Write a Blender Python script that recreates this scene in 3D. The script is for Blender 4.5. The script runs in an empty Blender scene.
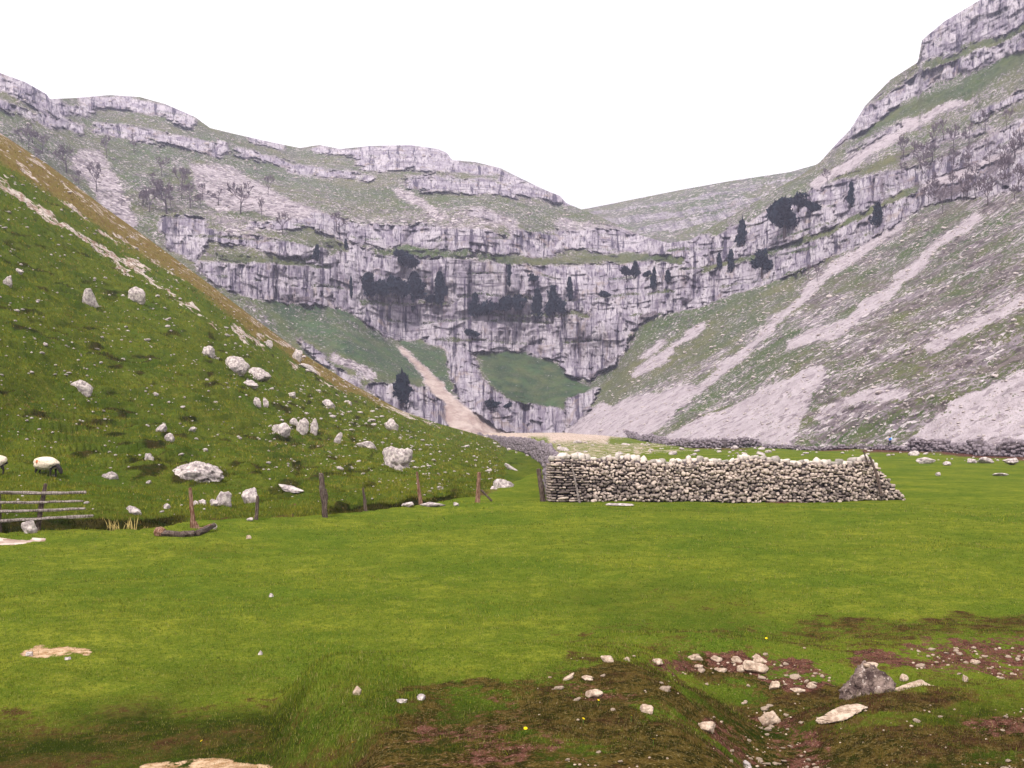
import bpy, bmesh, math, random
import numpy as np
from mathutils import Vector, Matrix
R = math.radians
rng = np.random.RandomState(7); random.seed(7)
scn = bpy.context.scene; COL = scn.collection
F = 995.6; CH = 3.0; CX = 512.0; HY = 430.0            # lens in pixels, eye height, centre column, horizon row

# ------------------------------------------------------------------ camera, sky, sun, exposure
cd = bpy.data.cameras.new('camera'); cam = bpy.data.objects.new('camera', cd); COL.objects.link(cam)
cd.sensor_width = 36; cd.lens = 35; cd.shift_y = (HY-384)/1024; cd.clip_start = .1; cd.clip_end = 6000
cam.location = (0, 0, CH); cam.rotation_euler = (R(90), 0, 0); scn.camera = cam
SUN_EL, SUN_AZ = 52, 205           # elevation; azimuth clockwise from +Y (behind the camera, to its left)
w = bpy.data.worlds.new('World'); scn.world = w; w.use_nodes = True
nt = w.node_tree; nt.nodes.clear()
sky = nt.nodes.new('ShaderNodeTexSky'); sky.sky_type = 'NISHITA'; sky.sun_disc = False
sky.sun_elevation = R(SUN_EL); sky.sun_rotation = R(SUN_AZ); sky.dust_density = 3
tc = nt.nodes.new('ShaderNodeTexCoord'); cn = nt.nodes.new('ShaderNodeTexNoise'); cn.inputs['Scale'].default_value = 2.5
cn.inputs['Detail'].default_value = 4
rp = nt.nodes.new('ShaderNodeMapRange'); rp.inputs['From Min'].default_value = .3; rp.inputs['From Max'].default_value = .75
rp.inputs['To Min'].default_value = .88; rp.inputs['To Max'].default_value = 1.0
mx = nt.nodes.new('ShaderNodeMixRGB'); mx.inputs['Color2'].default_value = (13.6, 13.2, 13.0, 1)
bg = nt.nodes.new('ShaderNodeBackground'); bg.inputs['Strength'].default_value = .095
wo = nt.nodes.new('ShaderNodeOutputWorld')
L = nt.links.new
L(tc.outputs['Generated'], cn.inputs['Vector']); L(cn.outputs['Fac'], rp.inputs['Value']); L(rp.outputs[0], mx.inputs['Fac'])
L(sky.outputs[0], mx.inputs['Color1']); L(mx.outputs[0], bg.inputs['Color']); L(bg.outputs[0], wo.inputs[0])
sd = bpy.data.lights.new('sun', 'SUN'); sd.energy = 4.1; sd.angle = R(8); sd.color = (1, .95, .88)
so = bpy.data.objects.new('sun', sd); COL.objects.link(so)
az, el = R(SUN_AZ), R(SUN_EL)
so.rotation_euler = (-Vector((math.sin(az)*math.cos(el), math.cos(az)*math.cos(el), math.sin(el)))).to_track_quat('-Z', 'Y').to_euler()
scn.view_settings.view_transform = 'Standard'; scn.view_settings.look = 'None'; scn.view_settings.gamma = 1
scn.view_settings.exposure = 0.18; scn.view_settings.use_curve_mapping = False
scn.cycles.volume_bounces = 0; scn.cycles.max_bounces = 5; scn.cycles.diffuse_bounces = 2

# ------------------------------------------------------------------ numeric helpers
_p = rng.permutation(256); _p = np.concatenate([_p, _p, _p]); _g = rng.normal(size=(256, 3)); _g /= np.linalg.norm(_g, axis=1)[:, None]
def perlin(x, y, z=0.):
    x, y, z = np.broadcast_arrays(np.asarray(x, float), np.asarray(y, float), np.asarray(z, float))
    xi = np.floor(x).astype(int); yi = np.floor(y).astype(int); zi = np.floor(z).astype(int)
    xf, yf, zf = x-xi, y-yi, z-zi
    xi &= 255; yi &= 255; zi &= 255
    f = lambda t: t*t*t*(t*(t*6-15)+10)
    u, v, ww = f(xf), f(yf), f(zf); out = 0
    for a in (0, 1):
        for b in (0, 1):
            for c in (0, 1):
                gi = _g[_p[_p[_p[xi+a]+yi+b]+zi+c]]
                d = gi[..., 0]*(xf-a)+gi[..., 1]*(yf-b)+gi[..., 2]*(zf-c)
                out = out + d*(u if a else 1-u)*(v if b else 1-v)*(ww if c else 1-ww)
    return out*1.5
def fbm(x, y, z=0., o=4):
    s = 0; a = 1; k = 1
    for i in range(o):
        s = s + a*perlin(x*k+i*17.3, y*k+i*5.1, z*k+i*9.7); a *= .5; k *= 2.03
    return s
def sm(a, b, x):
    t = np.clip((x-a)/(b-a), 0, 1); return t*t*(3-2*t)
def lin(pts, x):
    a = np.array(pts, float); return np.interp(x, a[:, 0], a[:, 1])
def tps(pts):
    P = np.array(pts, float); xy = P[:, :2]/500; val = 1/P[:, 2]; n = len(P)
    def U(r2): return r2*np.log(r2+1e-9)
    K = U(((xy[:, None]-xy[None])**2).sum(-1)) + 1e-4*np.eye(n); A = np.c_[np.ones(n), xy]
    M = np.block([[K, A], [A.T, np.zeros((3, 3))]]); w_ = np.linalg.solve(M, np.r_[val, 0, 0, 0])
    def f(px, py):
        sh = np.shape(px); q = np.c_[np.ravel(px), np.ravel(py)]/500; out = np.empty(len(q))
        for i in range(0, len(q), 40000):
            c = q[i:i+40000]; out[i:i+40000] = U(((c[:, None]-xy[None])**2).sum(-1))@w_[:n] + np.c_[np.ones(len(c)), c]@w_[n:]
        return 1/np.clip(out.reshape(sh), 1/900, 1/20)
    return f
def inpoly(px, py, poly):
    r = np.zeros(np.shape(px), bool); n = len(poly)
    for i in range(n):
        x1, y1 = poly[i]; x2, y2 = poly[(i+1) % n]
        if y1 == y2: continue
        c = ((y1 > py) != (y2 > py)) & (px < (x2-x1)*(py-y1)/(y2-y1)+x1); r ^= c
    return r
def dline(px, py, pl):
    d = np.full(np.shape(px), 1e9)
    for (x1, y1), (x2, y2) in zip(pl[:-1], pl[1:]):
        dx, dy = x2-x1, y2-y1; t = np.clip(((px-x1)*dx+(py-y1)*dy)/(dx*dx+dy*dy), 0, 1)
        d = np.minimum(d, np.hypot(px-x1-t*dx, py-y1-t*dy))
    return d
def blur(a, k=2):
    for _ in range(k):
        for ax in (0, 1):
            b = np.pad(a, [(1, 1) if q == ax else (0, 0) for q in (0, 1)], 'edge'); sl = lambda o: tuple(slice(o, o+a.shape[ax]) if q == ax else slice(None) for q in (0, 1))
            a = (b[sl(0)]+2*b[sl(1)]+b[sl(2)])/4
    return a
def world(px, py, D): return np.stack([(px-CX)/F*D, D+0*px, CH+(HY-py)/F*D], -1)

# ------------------------------------------------------------------ object helpers
def newmesh(name, V, faces, mat=None, smooth=False, attrs=None):
    V = np.asarray(V, 'f'); faces = np.asarray(faces, 'i'); me = bpy.data.meshes.new(name); k = faces.shape[1]
    me.vertices.add(len(V)); me.vertices.foreach_set('co', V.ravel())
    me.loops.add(faces.size); me.loops.foreach_set('vertex_index', faces.ravel())
    me.polygons.add(len(faces)); me.polygons.foreach_set('loop_start', np.arange(0, faces.size, k, dtype='i'))
    if smooth: me.polygons.foreach_set('use_smooth', np.ones(len(faces), bool))
    for an, av in (attrs or {}).items():
        if av.ndim == 2:
            a = me.attributes.new(an, 'FLOAT_COLOR', 'POINT'); c = np.ones((len(V), 4), 'f'); c[:, :av.shape[1]] = av; a.data.foreach_set('color', c.ravel())
        else:
            a = me.attributes.new(an, 'FLOAT', 'POINT'); a.data.foreach_set('value', av.astype('f').ravel())
    me.update(); me.validate()
    if mat: me.materials.append(mat)
    return me
def obj(name, me, parent=None, loc=None):
    o = bpy.data.objects.new(name, me); COL.objects.link(o)
    if parent: o.parent = parent
    if loc is not None: o.location = loc
    return o
def tag(o, label=None, cat=None, group=None, kind=None):
    if label: o['label'] = label
    if cat: o['category'] = cat
    if group: o['group'] = group
    if kind: o['kind'] = kind
    return o
def empty(name, loc=(0, 0, 0), rz=0):
    o = bpy.data.objects.new(name, None); COL.objects.link(o); o.location = loc; o.rotation_euler = (0, 0, rz); o.empty_display_size = .2; return o
def copy_tree(o, parent=None):
    c = o.copy(); COL.objects.link(c)
    if parent: c.parent = parent
    for ch in [q for q in bpy.data.objects if q.parent == o]: copy_tree(ch, c)
    return c
def subset(V, faces, keep, attrs):
    f = faces[keep]; ids, inv = np.unique(f, return_inverse=True)
    return V[ids], inv.reshape(f.shape), {k: a[ids] for k, a in attrs.items()}
def gridfaces(nr, nc):
    i = np.arange(nr-1)[:, None]*nc+np.arange(nc-1)[None]; return np.stack([i, i+1, i+nc+1, i+nc], -1).reshape(-1, 4)

# ------------------------------------------------------------------ materials
class NT:
    def __init__(s, name, rough=.95):
        s.m = bpy.data.materials.new(name); s.m.use_nodes = True; s.t = s.m.node_tree
        s.b = s.t.nodes['Principled BSDF']; s.b.inputs['Roughness'].default_value = rough
        s.b.inputs['Specular IOR Level'].default_value = .15
        s.co = s.n('ShaderNodeTexCoord').outputs['Object']
    def n(s, t): return s.t.nodes.new(t)
    def l(s, a, b): s.t.links.new(a, b)
    def vec(s, sc):
        m = s.n('ShaderNodeMapping'); m.inputs['Scale'].default_value = sc; s.l(s.co, m.inputs['Vector']); return m.outputs[0]
    def noise(s, sc, det=3, rough=.6, dist=0):
        n = s.n('ShaderNodeTexNoise'); n.inputs['Detail'].default_value = det; n.inputs['Roughness'].default_value = rough
        n.inputs['Distortion'].default_value = dist; n.inputs['Scale'].default_value = 1
        s.l(s.vec(sc if isinstance(sc, tuple) else (sc,)*3), n.inputs['Vector']); return n.outputs['Fac']
    def vor(s, sc, out='Color', feat='F1'):
        n = s.n('ShaderNodeTexVoronoi'); n.feature = feat; n.inputs['Scale'].default_value = 1
        s.l(s.vec(sc if isinstance(sc, tuple) else (sc,)*3), n.inputs['Vector'])
        return n.outputs[out]
    def rng(s, v, a, b, c=0, d=1):
        n = s.n('ShaderNodeMapRange'); n.interpolation_type = 'SMOOTHSTEP'
        for k, q in zip(('From Min', 'From Max', 'To Min', 'To Max'), (a, b, c, d)): n.inputs[k].default_value = q
        s.l(v, n.inputs['Value']); return n.outputs[0]
    def math(s, op, a, b=None):
        n = s.n('ShaderNodeMath'); n.operation = op
        for i, q in enumerate((a, b)):
            if q is None: continue
            if isinstance(q, (int, float)): n.inputs[i].default_value = q
            else: s.l(q, n.inputs[i])
        return n.outputs[0]
    def mix(s, f, a, b, mode='MIX'):
        n = s.n('ShaderNodeMixRGB'); n.blend_type = mode
        for k, q in (('Fac', f), ('Color1', a), ('Color2', b)):
            if isinstance(q, (int, float)): n.inputs[k].default_value = q
            elif isinstance(q, tuple): n.inputs[k].default_value = (*q, 1)
            else: s.l(q, n.inputs[k])
        return n.outputs[0]
    def attr(s, name):
        n = s.n('ShaderNodeAttribute'); n.attribute_name = name; return n
    def rgb(s, name):
        a = s.attr(name); q = s.n('ShaderNodeSeparateColor'); s.l(a.outputs['Color'], q.inputs[0]); return q.outputs
    def bump(s, h, dist, strength=1.):
        n = s.n('ShaderNodeBump'); n.inputs['Distance'].default_value = dist; n.inputs['Strength'].default_value = strength
        s.l(h, n.inputs['Height']); s.l(n.outputs[0], s.b.inputs['Normal'])
    def out(s, c):
        if isinstance(c, tuple): s.b.inputs['Base Color'].default_value = (*c, 1)
        else: s.l(c, s.b.inputs['Base Color'])
        return s.m

def mat_stone(name, light, mid, dark, sc=1., lichen=None, crack=.5):
    m = NT(name, .9)
    n1 = m.noise(3*sc, 5, .65); n2 = m.noise((9*sc, 9*sc, 16*sc), 4, .7, .6); v = m.vor(22*sc, 'Distance')
    c = m.mix(m.rng(n1, .38, .62), mid, light)
    c = m.mix(m.rng(n2, .6, .7, 0, crack), c, dark)
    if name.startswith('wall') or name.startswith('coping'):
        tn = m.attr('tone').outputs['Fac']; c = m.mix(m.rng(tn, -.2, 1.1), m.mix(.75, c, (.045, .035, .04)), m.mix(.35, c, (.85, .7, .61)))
    if lichen: c = m.mix(m.rng(m.noise(7*sc, 4), .6, .64, 0, .85), c, lichen)
    m.bump(m.math('ADD', n2, m.math('MULTIPLY', v, .6)), .05/sc, .9)
    return m.out(c)

# gorge (cliffs, scree, far slopes): mask R rock, G grass, B scree; 'brown' = bare soil, heather and shade painted on the cliff
def mat_far(name, k=1.):
    m = NT(name); M = m.rgb('mask'); br = m.attr('brown').outputs['Fac']
    n_big = m.noise(.03/k, 4); n_mid = m.noise(.16/k, 5, .7); n_fine = m.noise(.8/k, 4, .75); vor = m.vor(.75/k)
    keep = m.co; m.co = m.attr('rc').outputs['Vector']
    jo = m.noise((.3/k, 1, .028/k), 5, .7); jf = m.noise((1.1/k, 1, .16/k), 4, .75); be = m.noise((.03/k, 1, .55/k), 4, .7); bk = m.vor((.28/k, 1, .13/k), 'Distance', 'F1'); bs = m.n('ShaderNodeSeparateColor'); m.l(m.vor((.34/k, 1, .17/k)), bs.inputs[0])
    m.co = keep; vs = m.n('ShaderNodeSeparateColor'); m.l(vor, vs.inputs[0]); vr = vs.outputs[0]
    rock = m.mix(m.rng(n_mid, .35, .65), (.3, .25, .32), (.5, .44, .51))
    rock = m.mix(m.rng(bs.outputs[0], .2, .9, 0, .65), rock, (.7, .63, .68))
    rock = m.mix(m.rng(jf, .38, .5, .8, 0), rock, (.1, .07, .13))
    rock = m.mix(m.rng(jo, .545, .6, 0, .9), rock, (.06, .045, .085))
    rock = m.mix(m.rng(be, .57, .62, 0, .7), rock, (.12, .095, .13))
    rock = m.mix(m.rng(m.noise((.12/k, .12/k, .03/k), 3), .56, .7, 0, .4), rock, (.36, .25, .17))
    scree = m.mix(m.rng(n_mid, .3, .7), (.2, .16, .185), (.35, .295, .32))
    scree = m.mix(m.rng(vr, .6, .95, 0, .75), scree, (.66, .58, .61))
    scree = m.mix(m.rng(vr, .0, .4, .85, 0), scree, (.09, .07, .08))
    FN = m.rgb('fan'); ff = m.math('ADD', m.math('ADD', FN[0], m.math('MULTIPLY', m.math('SUBTRACT', n_fine, .5), 1.1)), m.math('MULTIPLY', m.math('SUBTRACT', n_mid, .5), 1.3))
    pal = m.mix(m.rng(vr, .0, .3, .55, 0), m.mix(m.rng(n_mid, .3, .7), (.37, .31, .34), (.5, .43, .465)), (.15, .115, .135))
    scree = m.mix(m.rng(ff, .25, .75), scree, pal)
    scree = m.mix(m.math('MULTIPLY', FN[1], .85), scree, m.mix(m.rng(n_mid, .3, .7), (.36, .25, .22), (.6, .49, .44)))
    stone = m.mix(M[0], scree, rock)
    g1 = m.mix(m.rng(n_big, .35, .65), (.065, .1, .025), (.13, .13, .05))
    g1 = m.mix(M[2], g1, m.mix(m.rng(n_mid, .35, .65), (.02, .055, .025), (.06, .115, .045)))
    g1 = m.mix(m.rng(n_mid, .4, .65), m.mix(.5, g1, (.03, .055, .025)), g1)
    g1 = m.mix(m.rng(n_fine, .45, .7, 0, .45), g1, m.mix(M[2], (.17, .15, .09), (.1, .1, .055)))
    gf = m.math('ADD', M[1], m.math('MULTIPLY', m.math('SUBTRACT', n_mid, .5), .9))
    gf = m.math('ADD', gf, m.math('MULTIPLY', m.math('SUBTRACT', m.noise(1.1/k, 3, .8), .5), 2.2))
    c = m.mix(m.rng(gf, .42, .58), stone, g1)
    c = m.mix(m.rng(m.math('ADD', br, m.math('ADD', m.math('MULTIPLY', m.math('SUBTRACT', n_fine, .5), 1.6), m.math('MULTIPLY', m.math('SUBTRACT', n_mid, .5), 1.2))), .4, .66, 0, .8), c, m.mix(vr, (.05, .032, .042), (.21, .16, .18)))
    h = m.math('ADD', m.math('ADD', n_fine, m.math('MULTIPLY', m.math('MULTIPLY', jf, M[0]), 2.2)), m.math('MULTIPLY', vr, .6))
    m.bump(h, 1.0*k, 1.)
    return m.out(c)

# near ground: mask R soil, G darkening (lush turf, painted shade and vignette), B pale gravel; 'brown' = dry brown turf
def mat_turf(name, hill=False):
    m = NT(name); M = m.rgb('mask'); br = m.attr('brown').outputs['Fac']
    a = m.noise(.25, 4); b = m.noise(1.6, 5, .7); c_ = m.noise(9, 4, .75); d = m.noise(45, 3, .7)
    g = m.mix(m.rng(a, .35, .65), (.105, .145, .014), (.215, .225, .024))
    if hill: g = m.mix(m.rng(a, .35, .65), (.075, .105, .012), (.165, .17, .022))
    g = m.mix(m.rng(b, .4, .68), m.mix(.55, g, (.04, .08, .006)), g)
    g = m.mix(m.rng(c_, .35, .6, .55, 0), g, (.035, .07, .006))
    g = m.mix(m.rng(d, .52, .68, 0, .6), g, (.27, .27, .06)); g = m.mix(m.rng(m.noise(22, 3, .7), .52, .66, 0, .6), g, (.03, .055, .006))
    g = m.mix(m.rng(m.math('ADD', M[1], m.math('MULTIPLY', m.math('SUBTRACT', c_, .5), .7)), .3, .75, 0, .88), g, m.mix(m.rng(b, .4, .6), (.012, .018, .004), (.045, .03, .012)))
    bt = m.mix(m.rng(c_, .4, .6), (.018, .016, .004), (.085, .058, .015)); bt = m.mix(m.rng(d, .54, .7, 0, .7), bt, (.26, .2, .09)); bt = m.mix(m.rng(b, .5, .68, 0, .6), bt, (.05, .018, .014))
    if hill: bt = m.mix(m.rng(b, .35, .65), (.17, .1, .04), (.19, .16, .04)); bt = m.mix(m.rng(c_, .58, .72, 0, .7), bt, (.07, .04, .015))
    m.b.inputs['Specular IOR Level'].default_value = 0
    bf = m.math('ADD', br, m.math('MULTIPLY', m.math('SUBTRACT', b, .5), 1.2))
    bf = m.math('ADD', bf, m.math('MULTIPLY', m.math('SUBTRACT', c_, .5), .8))
    col = m.mix(m.rng(bf, .4, .62), g, bt)
    soil = m.mix(m.rng(c_, .35, .65), (.03, .011, .009), (.13, .055, .04)); soil = m.mix(m.rng(d, .56, .68, 0, .75), soil, (.38, .24, .18))
    soil = m.mix(m.attr('dry').outputs['Fac'], soil, m.mix(m.rng(c_, .35, .65), (.3, .17, .08), (.6, .42, .28)))
    sf = m.math('ADD', M[0], m.math('MULTIPLY', m.math('SUBTRACT', b, .5), 1.3)); sf = m.math('ADD', sf, m.math('MULTIPLY', m.math('SUBTRACT', c_, .5), .9))
    col = m.mix(m.rng(sf, .45, .6), col, soil)
    vq = m.n('ShaderNodeSeparateColor'); m.l(m.vor(4 if not hill else 2.2), vq.inputs[0])
    gr = m.mix(m.rng(vq.outputs[0], .1, .9), (.3, .2, .16), (.6, .52, .48) if hill else (.66, .54, .48))
    gff = m.math('ADD', M[2], m.math('MULTIPLY', m.math('SUBTRACT', m.noise(.7, 4, .75), .5), 1.4))
    col = m.mix(m.rng(gff, .45, .55), col, gr)
    m.bump(m.math('ADD', c_, m.math('MULTIPLY', d, .4)), .05 if not hill else .12, .9)
    return m.out(col)

M_FAR = mat_far('limestone scarp'); M_FAR2 = mat_far('far limestone fell', 2.)
M_TURF = mat_turf('meadow turf'); M_HILL = mat_turf('hillside turf', True)
M_STONE = mat_stone('pale limestone', (.62, .54, .51), (.28, .23, .235), (.04, .03, .035), 1.8, None, .85)
M_WALL = mat_stone('wall limestone', (.62, .5, .43), (.3, .225, .2), (.06, .045, .045), 1.6, None, .7)
M_COPE = mat_stone('coping limestone', (.8, .74, .68), (.5, .45, .42), (.1, .08, .08), 1.5)
M_WARM = mat_stone('earthy limestone', (.6, .47, .37), (.34, .24, .18), (.08, .045, .03), 5, None, .6)
M_LICH = mat_stone('lichened limestone', (.26, .19, .165), (.07, .045, .042), (.015, .01, .01), 2.5, (.55, .46, .42), .95)
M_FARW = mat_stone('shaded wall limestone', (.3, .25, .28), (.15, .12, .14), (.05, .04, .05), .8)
def mat_wood(name, a, b):
    m = NT(name, .85); n = m.noise((30, 30, 4), 4, .7); n2 = m.noise(5, 3)
    c = m.mix(m.rng(n, .4, .6), a, b); c = m.mix(m.rng(n2, .55, .7, 0, .5), c, (.2, .17, .15)); m.bump(n, .02, 1); return m.out(c)
M_POST = mat_wood('weathered post wood', (.045, .03, .025), (.14, .1, .085))
M_REDW = mat_wood('reddish rotten wood', (.11, .045, .025), (.3, .18, .13))
M_RAIL = mat_wood('grey rail wood', (.1, .075, .07), (.34, .29, .27))
def flat(name, c, rough=.8):
    m = NT(name, rough); n = m.noise(20, 3); return m.out(m.mix(m.rng(n, .3, .7), tuple(x*.7 for x in c), tuple(min(1, x*1.25) for x in c)))

# ------------------------------------------------------------------ the meadow: height function
XB = [(-40, 20), (-14.4, 27.9), (-10.6, 29.85), (-10.2, 32), (-6.6, 36), (-3.3, 40.3), (-1.45, 45), (1.1, 60), (2.9, 79), (2.4, 115), (-.9, 176), (-20, 300), (-60, 420)]
_xb = np.array(XB)
def xb(y): return np.interp(y, _xb[:, 1], _xb[:, 0])
def blob(x, y, px, py, rx, ry, h):
    D = 2987/(py-HY); return h*np.exp(-(((x-(px-CX)/F*D)/rx)**2+((y-D)/ry)**2))
def H(x, y):
    x = np.asarray(x, float); y = np.asarray(y, float)
    z = .16*perlin(x/9, y/9)*sm(5, 20, y)+.05*perlin(x/2.3+4, y/2.3)
    z = z+.05*fbm(x/.9, y/.9, 3.3, 3)*(1-sm(20, 60, y))+.35*sm(60, 140, y)*perlin(x/14, y/14, 2)
    z = z+1.8*sm(190, 330, y)+2*sm(330, 500, y)
    # knoll at the bottom of the picture, its hollow and the turf ridge on the right
    n = .35*perlin(x/1.4, y/1.4, 8)
    k = sm(-2.15, -1.5, x+n+.25*(y-9))*(1-sm(11.2, 13.4, y+n*1.5+.25*np.abs(x-2)))*(1-sm(1.0, 2.6, x+n))
    z = z+.66*k
    z = z-.22*blob(x, y, 720, 700, 1.5, .9, 1)+.22*blob(x, y, 700, 655, 1.9, .8, 1)
    r = sm(10.9, 9.9, y+n-.12*(x-4))*sm(1.9, 3.6, x+n)
    r = (1-sm(10.0, 11.0, y+n-.15*(x-4)))*sm(1.9, 3.8, x+n)
    z = z+.4*r+.12*blob(x, y, 1000, 640, 2, 1, 1)
    z = z+.07*perlin(x/3.1+9, y/3.1, 6)*sm(6, 9, y)*(1-sm(40, 60, y))
    e = np.exp(-(((x-(-2.6)-(y-20)*.35)/.5)**2))*sm(17, 19, y)*(1-sm(24, 27, y)); z = z-.09*e
    s = xb(y)-x                                     # beyond the hill foot: the little beck and then the hill over it
    z = z-.45*sm(-.15, .25, s)*(1-sm(43, 50, y))-1.2*sm(1.2, 3., s)-.3*sm(.1, 1.5, s)*sm(50, 60, y)
    z = z-2.5*sm(3, 15, s)
    z = z+.05*np.exp(-((s+.5)/.5)**2)
    return z
def ground_at(px, py):
    D = 2987/max(py-HY, 1.5)
    for _ in range(25): D += .6*((CH-float(H((px-CX)/F*D, D)))*F/max(py-HY, 1.5)-D)
    x = (px-CX)/F*D; return Vector((x, D, float(H(x, D)))), D

cols = np.r_[np.linspace(-2600, -120, 40)[:-1], np.arange(-120, 1144, 2.2), np.linspace(1144, 3200, 34)[1:]]
rowD = np.r_[np.linspace(.3, 5.8, 22)[:-1], 2987/(np.arange(945, 436.2, -1.15)-HY), 520, 620, 800, 1100]
PX, DD = np.meshgrid(cols, rowD); X = (PX-CX)/F*DD; Y = DD; Z = H(X, Y)
PY = HY+(CH-Z)*F/DD
V = np.stack([X, Y, Z], -1).reshape(-1, 3); faces = gridfaces(*PX.shape)
jx = PX+34*perlin(X*.9, Y*.6, 1)+12*perlin(X*3, Y*2, 3)+5*perlin(X*8, Y*5, 2); jy = PY+11*perlin(X*.9, Y*.6, 5)+6*perlin(X*3, Y*2, 9)+3*perlin(X*8, Y*5, 7)
soil = np.zeros(PX.shape); lush = soil.copy(); drye = soil.copy(); gravel = soil.copy(); brown = soil.copy()
for pl in [[(270, 775), (310, 735), (345, 705), (400, 690), (520, 684), (560, 664), (640, 650), (760, 648), (850, 660), (960, 690), (1160, 690), (1160, 990), (270, 990)]]:
    brown[inpoly(jx, jy, pl)] = (.48+.34*perlin(X/.7, Y/.7, 31.)+.2*perlin(X/2, Y/2, 33.))[inpoly(jx, jy, pl)]
brown += .22*sm(.1, .7, perlin(X/6, Y/6, 21.))+.1+.07*sm(650, 740, PY)  # browner near the bottom edge, adding to the painted vignette
brown[inpoly(jx, jy, [(-200, 705), (150, 712), (300, 702), (330, 715), (290, 780), (250, 990), (-200, 990)])] = .42
brown[inpoly(jx, jy, [(560, 628), (1160, 610), (1160, 690), (850, 690), (700, 655), (570, 665)])] = .45
brown[inpoly(jx, jy, [(600, 590), (1160, 575), (1160, 640), (800, 640)])] += .12
for pl, q in [([(655, 655), (740, 648), (800, 655), (850, 680), (835, 692), (790, 690), (740, 675), (680, 672)], .6),
              ([(850, 652), (930, 640), (1160, 620), (1160, 690), (960, 678), (870, 672)], .58),
              ([(930, 705), (1160, 690), (1160, 745), (980, 735)], .5), ([(690, 720), (800, 715), (830, 745), (820, 790), (700, 790)], .47),
              
              ([(560, 680), (640, 690), (650, 705), (590, 700)], .45), ([(440, 700), (520, 705), (600, 760), (560, 800), (330, 790)], .42),
              ([(750, 501), (825, 500), (835, 505), (770, 509)], .0)]:
    soil[inpoly(jx, jy, pl)] = q
lushp = inpoly(jx, jy, [(270, 775), (310, 730), (350, 700), (420, 695), (400, 720), (350, 760), (330, 790)]) | inpoly(jx, jy, [(830, 735), (850, 712), (1160, 672), (1160, 700), (900, 725)])
brown[lushp] = .4; soil[lushp] *= .6; lush[lushp] = .5  # lush turf darkened; on the knoll lip this paints its shade
lush = np.maximum(lush, .7*sm(600, 760, PY)*(1+.6*perlin(X/1.5, Y/1.5, 2)))  # darker towards the bottom edge: lusher turf plus a painted vignette
lush = np.maximum(lush, .42*sm(0, .6, perlin(X/5, Y/5, 12.)))*(Y < 60)
soil[(dline(PX, PY, [(765, 501.5), (825, 500)])+1.2*perlin(X*3, Y*3)) < 2.6] = .7
for pl in ([(15, 652), (40, 646), (95, 648), (92, 656), (30, 658)], [(140, 763), (210, 757), (270, 764), (280, 800), (120, 800)]):
    kq = inpoly(PX+7*perlin(X*4, Y*4, 1), PY+2.5*perlin(X*4, Y*4, 2), pl); soil[kq] = .75; drye[kq] = 1
s_ = xb(Y)-X
bank = (s_ > -.12) & (s_ < 2) & (Y < 52); soil[bank] = np.maximum(soil[bank], .55)
gravel[inpoly(PX+4*perlin(X*2, Y*2), PY+1.2*perlin(X*2, Y*2, 3), [(-400, 537), (20, 537.5), (55, 540), (20, 544), (-400, 552)])] = .9; soil[(gravel > .5)] = .0
far = (Y > 95)
gravel[far & inpoly(PX, PY, [(440, 430), (600, 430), (640, 437), (600, 441), (520, 441), (470, 440)])] = .62
gravel[far & inpoly(PX, PY, [(505, 445), (560, 441), (660, 443), (720, 449), (620, 458), (555, 458)])] = .46
pathm = far & (dline(PX, PY, [(640, 446), (750, 449.5), (880, 450.5), (930, 451.5), (980, 455.5), (1060, 460)]) < np.interp(PX, [700, 900, 960, 1060], [.8, 1.2, 2.6, 3.2]))
gravel[pathm] = 0; soil[pathm] = .95
pinkp = far & (dline(PX, PY, [(915, 449), (1000, 452)]) < 2); soil[pinkp] = .8
lush = blur(lush, 3); brown = blur(brown, 2); soil = blur(soil); gravel = blur(gravel, 1); brown = blur(brown)
cols_, rowD_, GS, GG, GB_, GL = cols, rowD, soil.copy(), gravel.copy(), brown.copy(), lush.copy()
msk = np.stack([soil, lush, gravel], -1).reshape(-1, 3); A = {'dry': blur(drye, 2).ravel(), 'mask': msk, 'brown': brown.ravel()}
fc = faces[:, 0]; fpath = pathm.ravel()[fc]; ftrk = (gravel.ravel()[fc] > .5) & (Y.ravel()[fc] < 60); fgr = (gravel.ravel()[fc] > .5) & far.ravel()[fc]
for nm, kp in (('path', fpath), ('track', ftrk), ('gravel_bed', fgr & ~fpath), ('ground', ~(fpath | ftrk | fgr))):
    v, f, a = subset(V, faces, kp, A); tag(obj(nm, newmesh(nm, v, f, M_TURF, True, a)), kind='structure')
base = newmesh('moor', [(-3000, -3000, -9), (3000, -3000, -9), (3000, 4000, -9), (-3000, 4000, -9)], [(0, 1, 2, 3)], M_TURF)
tag(obj('moor', base), kind='structure')

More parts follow.
